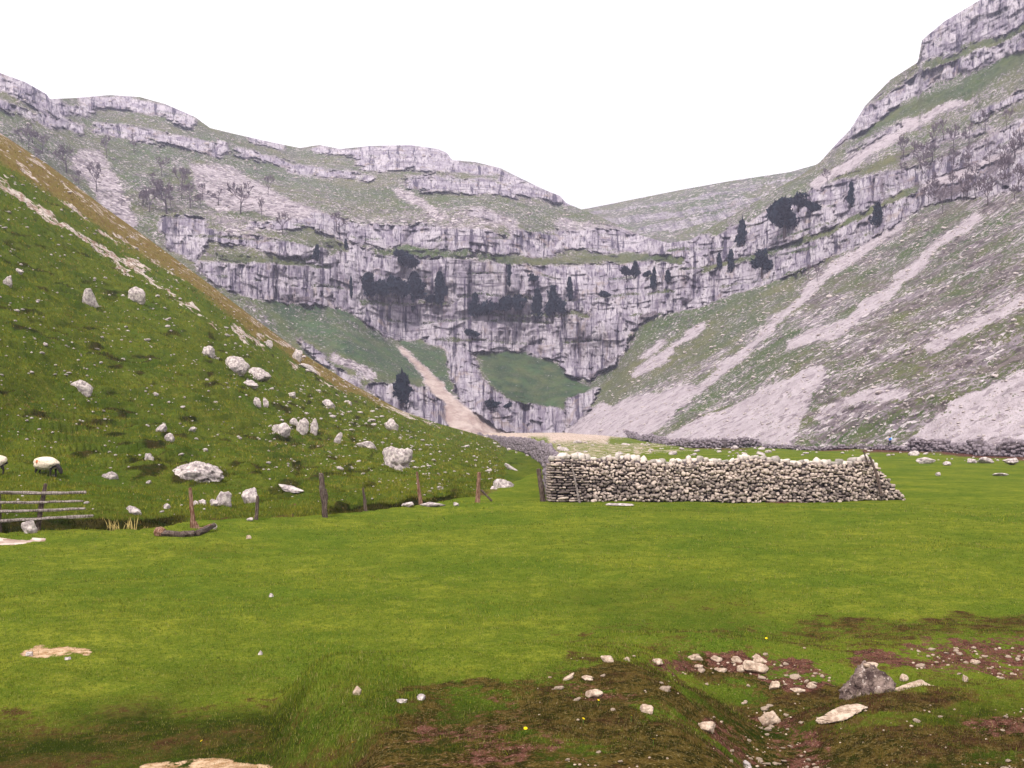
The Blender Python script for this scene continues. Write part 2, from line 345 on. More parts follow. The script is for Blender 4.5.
# ------------------------------------------------------------------ surface sheets traced from the photograph, each at its own distance
class Sheet:
    def __init__(s, cols, top, bot, n, Df, power=1.):
        s.cols = cols; s.n = n; s.top = lin(top, cols); s.bot = lin(bot, cols)
        v = np.linspace(0, 1, n)[:, None]**power
        s.PX = np.broadcast_to(cols[None], (n, len(cols))).copy(); s.PY = s.bot[None]+(s.top-s.bot)[None]*v; s.v = v
        s.D = Df(s.PX, s.PY)
    def at(s, px, py):
        j = np.searchsorted(s.cols, px)-1; j = max(0, min(j, len(s.cols)-2)); t = (px-s.cols[j])/(s.cols[j+1]-s.cols[j])
        if t > .5: j += 1
        pv = s.W[:s.n, j]; ppy = HY-(pv[:, 2]-CH)/pv[:, 1]*F
        i = int(np.argmin(np.abs(ppy-py))); return Vector(pv[i]), float(pv[i, 1])
    def skirt(s, steps):
        P = s.W[-1]; d = P[:, :2]/np.linalg.norm(P[:, :2], axis=1)[:, None]; rows = [s.W]
        for a, dz in steps: rows.append(np.concatenate([P[:, :2]+d*a, P[:, 2:]+dz], 1)[None])
        s.W = np.concatenate(rows, 0)
def padrows(a, k): return np.concatenate([a, np.repeat(a[-1:], k, 0)], 0)

# ---- left hillside
LH_top = [(-420, -180), (-200, -22), (0, 133), (50, 166), (100, 204), (150, 240), (200, 277), (250, 315), (300, 352), (350, 383), (400, 410), (440, 424), (490, 438), (505, 445), (530, 456), (550, 468.5)]
LH_bot = [(-420, 590), (-100, 545), (0, 541), (160, 539), (190, 532), (330, 520), (430, 511), (480, 503), (530, 486), (550, 470)]
LHc = [(-420, 590, 21), (-420, 500, 22), (-420, 300, 34), (-420, 100, 62), (-420, -180, 140), (-200, 555, 24), (-200, 400, 36), (-200, 200, 62), (-200, -22, 145),
       (0, 541, 29.2), (0, 521, 29.4), (0, 490, 34), (0, 467, 40), (0, 380, 50), (0, 300, 64), (0, 215, 90), (0, 165, 118), (0, 133, 150),
       (100, 539, 30.4), (100, 520, 30.6), (100, 480, 41), (100, 400, 58), (100, 300, 85), (100, 240, 118), (100, 204, 155),
       (160, 539, 31), (200, 530, 33.5), (200, 517, 34), (200, 480, 46), (200, 400, 68), (200, 330, 95), (200, 277, 155),
       (300, 522, 36.3), (300, 508, 37), (300, 470, 58), (300, 420, 80), (300, 380, 112), (300, 352, 160),
       (400, 513, 40.3), (400, 500, 41), (400, 470, 66), (400, 440, 98), (400, 410, 165), (440, 424, 170),
       (480, 503, 46), (480, 490, 51), (480, 470, 75), (480, 455, 105), (490, 438, 185), (505, 445, 196), (530, 486, 60), (530, 470, 76), (530, 456, 115), (550, 470, 77), (550, 468, 79)]
lh = Sheet(np.r_[np.linspace(-420, -60, 60)[:-1], np.arange(-60, 550.5, 1.5)], LH_top, LH_bot, 330, tps(LHc))
W0 = world(lh.PX, lh.PY, lh.D); X, Y, Z = W0[..., 0], W0[..., 1], W0[..., 2]
edge = sm(0, .06, lh.v)*(1-sm(.93, 1, lh.v))*np.ones_like(X); right = 1-sm(500, 545, lh.PX)
tz = Z/.62+1.5*perlin(X/12, Y/22, Z/7)+.5*perlin(X/3, Y/6, Z/3); fr = tz-np.floor(tz)
terr = np.where(fr < .72, fr/.72*.6, .6-(fr-.72)/.28*.6)
patch = sm(-.2, .4, perlin(X/3.5, Y/6.5, Z/1.3+3))
dz = (-.34*(fr-.5)*patch+.3*fbm(X/5, Y/7, Z/5, 2)+.24*fbm(X/1.1, Y/1.8, Z/1.0, 3))*edge*right*sm(28, 45, Y)+.05*fbm(X/.6, Y/.6, Z/.6, 2)*edge
lh.W = W0.copy(); lh.W[..., 2] += dz
lh.skirt([(4, -1.), (15, -8), (40, -40)])
jx = lh.PX+10*perlin(X/9, Y/9, Z/9)+4*perlin(X/2, Y/2, Z/2); jy = lh.PY+8*perlin(X/9+7, Y/9, Z/9)+3*perlin(X/2, Y/2+3, Z/2)
dsk = jy-lin(LH_top, jx)                                   # how far below the crest line
brown = (1-sm(-5, 70, dsk*np.interp(lh.PX, [0, 150, 300, 420, 500], [1, 1.5, 2.6, 4, 6])))*1.0*np.interp(lh.PX, [350, 440], [1, .2])+.16*perlin(X/5, Y/5, Z/2)
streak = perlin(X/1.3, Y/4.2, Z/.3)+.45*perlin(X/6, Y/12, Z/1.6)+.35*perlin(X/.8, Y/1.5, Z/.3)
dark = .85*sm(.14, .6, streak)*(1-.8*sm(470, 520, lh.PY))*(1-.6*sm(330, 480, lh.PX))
brown = np.maximum(brown, .3*sm(.1, .6, perlin(X/9, Y/16, Z/3.5))*(1-sm(440, 500, lh.PY)))
soil = np.where((fr > .84) & (patch > .5), .38, 0)*(1-sm(40, 130, Y-25))
soil = np.maximum(soil, .62*((lh.v*np.ones_like(X) < .045) & (lh.PX < 480)))
grav = np.zeros_like(X)
for pl, hw in [([(0, 182), (60, 222), (125, 268)], 7), ([(125, 240), (180, 283)], 3), ([(118, 235), (160, 264)], 2.2), ([(130, 262), (178, 296)], 4), ([(180, 300), (215, 325)], 2.5), ([(232, 330), (262, 348)], 4),
               ([(205, 322), (228, 332)], 2.5), ([(262, 335), (300, 356)], 2.5), ([(320, 385), (345, 396)], 2), ([(368, 398), (405, 414), (440, 428)], 3), ([(0, 150), (40, 178)], 3), ([(290, 365), (320, 372)], 3), ([(30, 160), (110, 222)], 2), ([(60, 200), (118, 245)], 3)]:
    grav = np.maximum(grav, np.where(dline(jx, jy, pl) < hw*(.8+.8*perlin(X/3, Y/3, Z/3)), .64, 0))
grav = grav*.86; grav = np.maximum(grav, .47*sm(.4, .9, brown)*(.8+.5*perlin(X/4, Y/4, Z/2))*(lh.PX < 400))
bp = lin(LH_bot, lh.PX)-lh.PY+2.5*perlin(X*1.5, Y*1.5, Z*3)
bank_shade = (1-sm(*np.array([np.interp(lh.PX, [200, 330], [17, 11]), np.interp(lh.PX, [200, 330], [24, 15])]), bp))*np.interp(lh.PX, [165, 200, 318, 335, 450, 465], [1, 0, 0, .8, .8, 0]); dark = np.maximum(dark, 1.5*bank_shade); soil = soil*(1-bank_shade)  # shade under the turf lip, painted near-black on the bank
soil = blur(soil, 1); grav = blur(grav, 1); brown = blur(brown, 3); HB, HG, DK = brown, grav, np.clip(np.maximum(blur(dark*1., 1)*edge, bank_shade), 0, 1.3)
k = 3; A = {'mask': padrows(np.stack([soil, np.maximum(blur(dark, 1)*edge, bank_shade), grav], -1), k).reshape(-1, 3), 'brown': padrows(brown, k).ravel()}
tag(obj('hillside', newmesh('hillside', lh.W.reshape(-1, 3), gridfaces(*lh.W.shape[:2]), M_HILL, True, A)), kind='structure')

# ---- gorge: back cliffs and the right-hand scree slope in one continuous trace, split into structures
G_top = [(-460, 40), (-120, 60), (0, 73), (25, 82), (46, 94), (50, 99), (75, 98), (110, 95), (140, 97), (165, 104), (195, 117), (210, 128), (235, 134), (270, 142), (300, 148), (312, 146), (320, 145), (340, 149), (370, 146), (410, 145), (438, 149), (447, 153), (452, 160), (475, 162), (500, 168), (520, 178), (545, 190), (560, 196), (566, 203), (578, 208), (600, 217), (640, 235), (668, 243),
         (690, 240), (720, 222), (745, 208), (770, 193), (790, 181), (800, 176), (820, 162), (840, 140), (850, 130), (865, 106), (890, 80), (918, 62), (922, 40), (945, 21), (975, 3), (985, -3), (1024, -12), (1150, -60), (1560, -300)]
G_bot = [(-460, 470), (550, 450), (620, 462), (1024, 480), (1560, 560)]
def pl_D(px, py): return 55/(.606*(px-CX)/F+.129-(HY-py)/F)
Gc = [(px, py, pl_D(px, py)) for px, py in [(640, 430), (700, 430), (800, 430), (900, 430), (1024, 430), (1150, 430), (1300, 430), (1560, 430), (700, 350), (640, 400), (600, 425), (760, 320), (870, 250), (960, 215), (1024, 200), (900, 350), (1024, 300), (1150, 200), (1150, 320), (1560, 200), (1560, 560), (1024, 480), (800, 460), (620, 462), (800, 350), (800, 290)]]
Gc += [(720, 280, 400), (800, 210, 400), (800, 180, 450), (870, 200, 368), (870, 150, 420), (868, 108, 470), (960, 130, 390), (940, 60, 440), (960, 20, 450), (1024, 120, 345), (1024, 60, 390), (1024, -10, 420), (1150, 80, 270), (1150, -60, 360), (1560, 0, 190), (1560, -300, 270),
       (600, 330, 412), (600, 378, 398), (650, 300, 412), (660, 250, 440), (600, 222, 520), (640, 240, 500), (578, 210, 545), (520, 300, 430), (520, 345, 425), (520, 390, 385), (520, 408, 372), (560, 405, 372), (560, 428, 355), (500, 430, 345),
       (480, 230, 460), (480, 165, 600), (400, 300, 430), (400, 335, 422), (400, 230, 470), (400, 150, 620), (430, 400, 352), (470, 430, 330), (380, 400, 325), (350, 345, 368), (300, 320, 378), (300, 270, 400), (300, 220, 440), (300, 150, 620),
       (200, 270, 378), (200, 200, 440), (200, 120, 560), (100, 180, 420), (100, 100, 540), (0, 130, 400), (0, 75, 460), (-120, 60, 430), (-120, 300, 320), (100, 300, 350), (200, 350, 340), (-460, 40, 380), (-460, 470, 250), (200, 450, 320), (480, 350, 410), (400, 445, 325), (-120, 455, 290), (70, 100, 500)]
gs = Sheet(np.r_[np.linspace(-460, -20, 90)[:-1], np.arange(-20, 1050, 1.25), np.linspace(1050, 1560, 120)[1:]], G_top, G_bot, 390, tps(Gc))
W0 = world(gs.PX, gs.PY, gs.D); X, Y, Z = W0[..., 0], W0[..., 1], W0[..., 2]
jx = gs.PX+6*perlin(X/14, Y/14, Z/8)+3*perlin(X/4, Y/4, Z/3)+1.5*perlin(X/1.5, Y/1.5, Z/1.5); jy = gs.PY+3.5*perlin(X/14+9, Y/14, Z/10)+2*perlin(X/4, Y/4+5, Z/4)+1.5*perlin(X/1.5, Y/1.5+5, Z/1.5)
rock = np.zeros_like(X); grass = np.full(X.shape, .6); brown = np.zeros_like(X)
on_right = (jx > 560) & (jy > lin([(560, 430), (600, 385), (640, 330), (655, 316), (700, 308), (760, 292), (820, 264), (870, 243), (905, 218), (925, 207), (1024, 190), (1600, 60)], jx))
fan = np.zeros_like(X); tan = np.zeros_like(X); SD_ = (X*.6+Y*.8); grass[on_right] = (.54+.2*perlin(SD_/14, Z/40, 1)+.3*perlin(X/9, Y/9, Z/6))[on_right]
def poly(pts, r, g, b=None):
    k_ = inpoly(jx, jy, pts); rock[k_] = r; grass[k_] = g; fan[k_] = 1 if (r == 0 and g < .2) else 0
    if b is not None: brown[k_] = b
def stroke(pts, hw, r, g):
    k_ = dline(jx, jy, pts) < hw*(1+.35*perlin(X/10, Y/10, Z/20)); rock[k_] = r; grass[k_] = g; fan[k_] = 1 if (r == 0 and g < .2) else 0
# pale scree and stony ground on the upper left fell
poly([(80, 148), (102, 150), (118, 180), (128, 206), (140, 240), (110, 215), (85, 180), (68, 160)], 0, .18)
poly([(190, 163), (230, 166), (262, 185), (290, 198), (330, 216), (300, 224), (250, 208), (215, 212), (195, 190)], 0, .15)
poly([(200, 215), (330, 220), (480, 205), (520, 222), (480, 234), (330, 225), (240, 235)], 0, .42)
stroke([(400, 192), (422, 204), (442, 218)], 4, 0, .1); stroke([(472, 212), (500, 218)], 4, .4, .1); stroke([(512, 226), (536, 246)], 6, .2, .25)
stroke([(560, 222), (640, 236), (690, 242)], 5, .2, .3)
poly([(0, 150), (40, 160), (60, 190), (0, 160)], 0, .5)
# strata (rock bands across the fell)
for pts, hw in [([(-460, 60), (0, 80), (45, 100), (62, 112)], 9), ([(-120, 90), (0, 103), (30, 115), (80, 131)], 4.5), ([(85, 101), (125, 103), (168, 112), (190, 121)], 6),
                ([(70, 108), (90, 112)], 4), ([(100, 127), (150, 136), (200, 145), (222, 150)], 6), ([(238, 151), (265, 158), (290, 166)], 3.5), ([(292, 168), (330, 174), (372, 178)], 3.6),
                ([(250, 139), (285, 147)], 2.5), ([(316, 150), (360, 153)], 4), ([(368, 158), (410, 157), (450, 164)], 12), ([(450, 166), (500, 172), (520, 180)], 5), ([(412, 184), (450, 184), (500, 188), (540, 191), (570, 199)], 6.5),
                ([(322, 222), (360, 234), (420, 236), (470, 240), (500, 244), (545, 246)], 10), ([(520, 240), (600, 240), (640, 243), (700, 247)], 10.5), ([(205, 236), (260, 243), (320, 252)], 6), ([(250, 226), (320, 222)], 4)]:
    stroke(pts, hw, 1, .03)
poly([(158, 218), (185, 214), (204, 220), (208, 248), (190, 262), (168, 248)], 1, .12)
# the main cliff wall right round to the right-hand crags
poly([(190, 262), (240, 262), (300, 262), (330, 256), (345, 244), (395, 256), (470, 258), (500, 263), (560, 268), (640, 262), (690, 258), (700, 243), (760, 214), (820, 186), (850, 180), (880, 172), (928, 164), (960, 150), (1024, 118), (1100, 80), (1600, -60),
      (1600, 90), (1024, 188), (925, 206), (905, 217), (870, 242), (820, 263), (760, 291), (700, 306), (655, 315), (640, 326), (625, 350), (610, 366), (590, 380), (575, 378), (556, 362), (545, 357), (510, 351), (475, 349), (440, 350), (420, 339), (405, 340), (385, 336), (368, 325), (352, 315), (340, 308), (300, 307), (250, 297), (215, 287)], 1, .03)
stroke([(215, 256), (290, 262), (330, 268)], 2.6, .5, .8); stroke([(500, 259), (560, 262), (640, 257), (684, 259)], 3.4, .4, .8); stroke([(378, 251), (420, 254), (470, 252)], 3.2, .4, .75); stroke([(330, 240), (345, 250)], 2.5, .4, .75)
stroke([(480, 316), (590, 314)], 1.8, .4, .7); stroke([(360, 302), (450, 303)], 2.2, .4, .7)
stroke([(700, 268), (760, 256), (830, 232), (870, 211), (926, 186)], 3, .2, .75)
stroke([(930, 185), (975, 170), (1024, 145), (1200, 70)], 4.5, 0, .15); stroke([(1000, 150), (1060, 120)], 4, 1, .05)
# upper right
poly([(800, 176), (850, 130), (868, 108), (920, 66), (1040, 30), (1600, -150), (1600, -60), (1024, 116), (960, 148), (925, 164), (850, 179), (820, 185)], .2, .55)
stroke([(818, 184), (870, 150), (915, 122), (965, 96)], 5.5, 0, .12); stroke([(845, 178), (880, 165), (912, 150)], 4, 0, .8); stroke([(862, 128), (960, 92), (1030, 52)], 7, 0, .82)
stroke([(832, 140), (866, 118), (905, 90), (950, 70), (1024, 41), (1200, -30)], 8, 1, .04); stroke([(850, 150), (900, 128)], 2.5, .6, .2)
poly([(920, 64), (922, 38), (945, 18), (985, -6), (1160, -70), (1600, -320), (1600, -200), (1024, 24), (975, 44)], 1, .0)
stroke([(922, 66), (978, 47), (1024, 28), (1200, -35)], 2.6, .2, .85)
stroke([(975, 118), (1024, 96)], 4, 1, .15); stroke([(900, 160), (940, 140), (990, 128)], 2.5, .7, .2)
# gorge floor: aprons, ribs and fans
poly([(262, 300), (345, 309), (400, 350), (442, 386), (365, 386), (330, 372), (290, 350)], 0, .72)
poly([(400, 340), (445, 352), (458, 400), (430, 385), (408, 355)], 0, .75); stroke([(335, 358), (372, 376)], 4, 0, .15); stroke([(335, 385), (360, 380)], 6, .5, .3); stroke([(300, 342), (345, 378)], 3, .8, .1)
poly([(362, 388), (385, 382), (442, 388), (447, 424), (430, 432), (400, 412)], 1, .05)
poly([(445, 350), (472, 350), (482, 372), (494, 392), (520, 402), (562, 409), (566, 434), (500, 434), (478, 424), (462, 402), (452, 375)], 1, .08)
poly([(475, 350), (510, 352), (545, 359), (562, 369), (586, 388), (574, 399), (562, 408), (535, 405), (510, 400), (496, 387), (486, 366)], 0, .9)
poly([(399, 343), (421, 365), (446, 386), (462, 404), (484, 421), (510, 436), (435, 440), (447, 422), (440, 402), (420, 376), (402, 352)], 0, -.3, None)
poly([(562, 412), (572, 398), (595, 386), (606, 392), (590, 414), (566, 432)], 1, .05)
tan[inpoly(jx, jy, [(399, 343), (421, 365), (446, 386), (462, 404), (484, 421), (510, 436), (435, 440), (447, 422), (440, 402), (420, 376), (402, 352)])] = 1
# the right slope: stripes of green, fans of scree, heather
poly([(604, 380), (626, 352), (645, 326), (665, 316), (720, 300), (790, 276), (815, 268), (790, 300), (740, 335), (690, 365), (640, 390), (600, 412), (590, 404)], 0, .66)
poly([(640, 425), (700, 380), (745, 352), (720, 392), (690, 412), (660, 430)], 0, .55)
poly([(560, 436), (600, 410), (620, 402), (665, 390), (690, 386), (700, 390), (662, 424), (640, 446), (600, 446)], 0, -.2)
poly([(823, 364), (824, 378), (800, 418), (792, 452), (660, 452), (648, 440), (700, 420), (760, 392)], 0, -.25)
for pts, hw in [([(642, 360), (664, 341)], 2.5), ([(634, 375), (668, 352), (704, 324)], 3), ([(700, 390), (745, 352), (780, 318), (830, 272), (872, 243), (900, 226)], 3.5), ([(830, 336), (890, 290), (940, 245), (976, 218)], 5),
                ([(820, 412), (860, 396), (905, 392)], 6), ([(790, 345), (840, 325)], 5), ([(575, 432), (605, 408)], 4), ([(930, 350), (1024, 300)], 5), ([(960, 410), (1024, 380)], 10)]:
    stroke(pts, hw, 0, .08)
poly([(1040, 365), (1080, 470), (940, 450), (900, 446), (930, 420), (975, 398)], 0, .05)
for pts, hw in [([(824, 392), (850, 383), (885, 378)], 6), ([(905, 385), (960, 390)], 7), ([(688, 420), (697, 416)], 5), ([(780, 420), (850, 405)], 3), ([(880, 330), (960, 345)], 5), ([(850, 400), (800, 402)], 3),
                ([(950, 446), (972, 441), (1060, 444)], 5), ([(690, 340), (700, 335)], 3), ([(960, 300), (1024, 330)], 4), ([(840, 350), (930, 365)], 4)]:
    brown[dline(jx, jy, pts) < hw] = .5
brown = np.maximum(brown, np.where(on_right & (gs.PX > 700), (.4+.35*perlin(X/14, Y/14, Z/7)+.35*perlin(X/5, Y/5, Z/2.5))*sm(700, 850, gs.PX)*(1-fan), 0))
for a_, b_, h_ in [((150, 200), (195, 196), 13), ((60, 170), (80, 175), 8), ((905, 160), (985, 145), 12), ((930, 195), (1024, 172), 9), ((1000, 160), (1024, 150), 10), ((885, 178), (925, 185), 5), ((330, 232), (345, 236), 6), ((275, 230), (290, 236), 5)]:
    brown = np.maximum(brown, .46*(dline(jx, jy, [a_, b_]) < h_))
brown = np.maximum(brown, .85*(dline(gs.PX, gs.PY, [(284, 299), (296, 300), (309, 299)]) < 3.2))  # shade under the overhang painted dark on the cliff
for a_, b_, h_ in [((640, 318), (655, 313), 3), ((606, 364), (614, 358), 3), ((590, 377), (598, 374), 3), ((880, 178), (884, 200), 2.5), ((976, 15), (976, 30), 1.6), ((401, 155), (401, 172), 1), ((845, 193), (852, 205), 3), ((990, 170), (1010, 160), 5), ((940, 195), (960, 188), 5)]:
    brown = np.maximum(brown, .8*(dline(gs.PX, gs.PY, [a_, b_]) < h_))  # cracks, and shade of clefts and recesses, painted dark on the rock
# relief: joints, beds with ledges, and rubble
rs = rock*(1-sm(.97, 1, gs.v)*.5)
lev = Z/10+.35*perlin(X/40, Y/40, Z/30)+.12*perlin(X/9, Y/9, Z/9); fr = lev-np.floor(lev)
lev2 = Z/3.3+.3*perlin(X/20, Y/20, Z/9)+.15*perlin(X/6, Y/6, Z/6); fr2 = lev2-np.floor(lev2)
SS = np.arctan2(X, Y)*430; ZZ = Z+5*perlin(SS/40, Z/60, 2)
def cell(a, b): return _p[(_p[np.floor(a).astype(int) & 255]+np.floor(b).astype(int)) & 255]/255.
b1 = cell(SS/4.2+1.1*perlin(SS/13, Z/18, 1)+.2*perlin(SS/3, Z/3, 9), ZZ/8+.6*perlin(SS/12, Z/12, 3)+50)
b2 = cell(SS/1.9+.8*perlin(SS/7, Z/9, 4)+80, ZZ/3.4+.7*perlin(SS/6, Z/9, 5)+50)
j1 = perlin(SS/5.5, Z/38, 6); j2 = perlin(SS/2.1, Z/15, 7)
big = perlin(SS/26, Z/70, 8)
upper = 1-.45*sm(470, 540, gs.D)
dd = rs*(-2.6*(fr-.5)-.8*(fr2-.5)+4.6*b1*upper+2.1*b2*upper+5.*sm(.18, .4, j1)+2.*sm(.15, .35, j2)+9*big-5.2)
dd = dd+(1-rs)*(2.2*fbm(X/16, Y/16, Z/16, 3)+.7*fbm(X/2.6, Y/2.6, Z/2.6, 2))
dd = dd*(1-.0*gs.v)
Dn = gs.D+dd*sm(0, .05, gs.v)
grass = np.where((rock > .9) & (fr < .16) & (perlin(X/12, Y/12, Z/30) > -.05) & (gs.PY < 345), .6, grass)
grass = grass+.12*perlin(X/30, Y/30, Z/12)
lushf = np.zeros_like(X)
for pts in ([(262, 300), (345, 309), (400, 350), (442, 386), (380, 370), (330, 350), (290, 330)], [(400, 335), (445, 350), (458, 400), (430, 385), (408, 355)], [(475, 348), (510, 350), (545, 357), (562, 367), (588, 388), (574, 400), (562, 410), (535, 407), (510, 402), (494, 390), (484, 368)], [(100, 130), (200, 150), (300, 180), (420, 200), (560, 205), (540, 232), (480, 205), (330, 200), (200, 160), (120, 200)]): lushf[inpoly(jx, jy, pts)] = .9
lushf[inpoly(jx, jy, [(100, 130), (200, 150), (300, 180), (420, 200), (560, 205), (540, 232), (480, 205), (330, 200), (200, 160), (120, 200)])] = .5
lushf = blur(lushf, 4)*np.clip(.75+.8*perlin(X/7, Y/7, Z/4), 0, 1)
gs.W = world(gs.PX, gs.PY, Dn)
gs.skirt([(6, .3), (30, -1), (110, -12), (300, -60)])
onr0 = on_right; fan = blur(fan, 4)*np.where(gs.PX < 560, .42+.35*perlin(X/9, Y/9, Z/5), .95); tan = blur(tan, 2); rk0 = rock.copy(); rock = blur(rock, 1); grass = blur(np.where(fan > .5, np.maximum(grass, .12+.2*perlin(X/6, Y/6, Z/4)), grass), 3); brown = blur(brown, 3)
k = 4; A = {'mask': padrows(np.stack([rock, grass, lushf], -1), k).reshape(-1, 3), 'brown': padrows(brown, k).ravel(), 'fan': padrows(np.stack([fan, tan, 0*fan], -1), k).reshape(-1, 3), 'rc': padrows(np.stack([SS, 0*SS, ZZ], -1), k).reshape(-1, 3)}
V = gs.W.reshape(-1, 3); faces = gridfaces(*gs.W.shape[:2]); fc = faces[:, 0]
fr_ = padrows(on_right, k).ravel()[fc]; frock = padrows(rk0 > .7, k).ravel()[fc]
for nm, kp in (('scree_slope', fr_), ('cliff', frock & ~fr_), ('fell', ~frock & ~fr_)):
    v, f, a = subset(V, faces, kp, A); tag(obj(nm, newmesh(nm, v, f, M_FAR, False, a)), kind='structure')

# ---- the farther fell seen through the gap
fh = Sheet(np.arange(480, 960, 2.), [(480, 225), (560, 213), (590, 208), (630, 200), (680, 190), (730, 181), (790, 172), (840, 158), (960, 130)], [(480, 300), (960, 300)], 110,
           tps([(480, 300, 640), (960, 300, 560), (480, 225, 820), (960, 130, 760), (720, 300, 600), (720, 182, 800), (720, 230, 700), (600, 207, 850), (600, 240, 720)]))
W0 = world(fh.PX, fh.PY, fh.D); X, Y, Z = W0[..., 0], W0[..., 1], W0[..., 2]
fh.W = world(fh.PX, fh.PY, fh.D+5*fbm(X/30, Y/30, Z/20, 4)); fh.skirt([(40, 0), (200, -20), (400, -80)])
jy = fh.PY+2.5*fbm(X/14, Y/14, Z/14, 3); rock = np.zeros_like(X); grass = np.full_like(X, .56)
for pts, hw in [([(600, 222), (680, 214), (800, 190)], 3), ([(640, 232), (720, 216), (800, 200)], 4), ([(590, 214), (700, 198), (800, 178)], 1.5)]:
    kk = dline(fh.PX+3*perlin(X/9, Y/9, 0), jy, pts) < hw; rock[kk] = .6; grass[kk] = .38
A = {'fan': np.zeros((fh.W.shape[0]*fh.W.shape[1], 3)), 'rc': padrows(np.stack([X, 0*X, Z], -1), 3).reshape(-1, 3), 'mask': padrows(np.stack([rock, grass, 0*rock], -1), 3).reshape(-1, 3), 'brown': np.zeros(fh.W.shape[0]*fh.W.shape[1])}
tag(obj('far_fell', newmesh('far_fell', fh.W.reshape(-1, 3), gridfaces(*fh.W.shape[:2]), M_FAR2, True, A)), kind='structure')

#@@OBJECTS
# ------------------------------------------------------------------ stones
def ico(sub):
    bm = bmesh.new(); bmesh.ops.create_icosphere(bm, subdivisions=sub, radius=1); v = np.array([q.co[:] for q in bm.verts]); f = np.array([[q.index for q in p.verts] for p in bm.faces]); bm.free(); return v, f
ICO = {k: ico(k) for k in (1, 2, 3, 4, 5)}
def stone_shape(sub, seed, rough=.3, cuts=9, groove=0., fine=.09):
    v, f = ICO[sub]; v = v.copy(); r = np.random.RandomState(seed); o = r.rand(3)*50
    v *= (1+rough*perlin(v[:, 0]*1.1+o[0], v[:, 1]*1.1+o[1], v[:, 2]*1.1+o[2])*1.6)[:, None]
    for _ in range(cuts):
        n = r.normal(size=3); n /= np.linalg.norm(n); d = v@n; lim = r.uniform(.55, .85); k = d > lim; v[k] -= n[None]*((d[k]-lim)*.85)[:, None]
    if sub >= 3:
        nn = v/np.linalg.norm(v, axis=1)[:, None]; v += nn*(fine*fbm(v[:, 0]*4+o[1], v[:, 1]*4, v[:, 2]*4, 3))[:, None]
        if groove:
            z = v[:, 2]*1.5+.35+.8*perlin(v[:, 0]*1.5, v[:, 1]*1.5, o[2])+v[:, 0]*.6; g = 1-np.abs(z-np.round(z))*2
            v -= nn*(groove*sm(.8, .98, g)*sm(-.3, .4, perlin(v[:, 0]*2+o[2], v[:, 1]*2, 5)+.2))[:, None]
    return v
def stone_mesh(name, seed, dims, mat, sub=4, **kw):
    v = stone_shape(sub, seed, **kw)*np.array(dims)/2; return newmesh(name, v, ICO[sub][1], mat, sub < 3)
def pile(name, items, mat, sub=2, nproto=14, smooth=False, seed=1, parent=None, box=1.):
    """items: array rows x y z sx sy sz rz tilt tone -> one mesh"""
    P = [np.sign(q)*np.abs(q)**box for q in [stone_shape(sub, seed*100+i, .22, 8 if box < 1 else 4) for i in range(nproto)]]; f = ICO[sub][1]; it = np.array(items); n = len(it); nv = len(P[0])
    V = np.empty((n, nv, 3)); r = np.random.RandomState(seed)
    for i in range(n):
        x, y, z, sx, sy, sz, rz, tl, _ = it[i]; v = P[r.randint(nproto)]*np.array([sx, sy, sz])/2
        c, s = math.cos(tl), math.sin(tl); v = np.stack([v[:, 0]*c-v[:, 2]*s, v[:, 1], v[:, 0]*s+v[:, 2]*c], 1)
        c, s = math.cos(rz), math.sin(rz); V[i] = np.stack([v[:, 0]*c-v[:, 1]*s, v[:, 0]*s+v[:, 1]*c, v[:, 2]], 1)+[x, y, z]
    Fc = (f[None]+np.arange(n)[:, None, None]*nv).reshape(-1, 3)
    return obj(name, newmesh(name, V.reshape(-1, 3), Fc, mat, smooth, {'tone': np.repeat(it[:, 8], nv)}), parent)

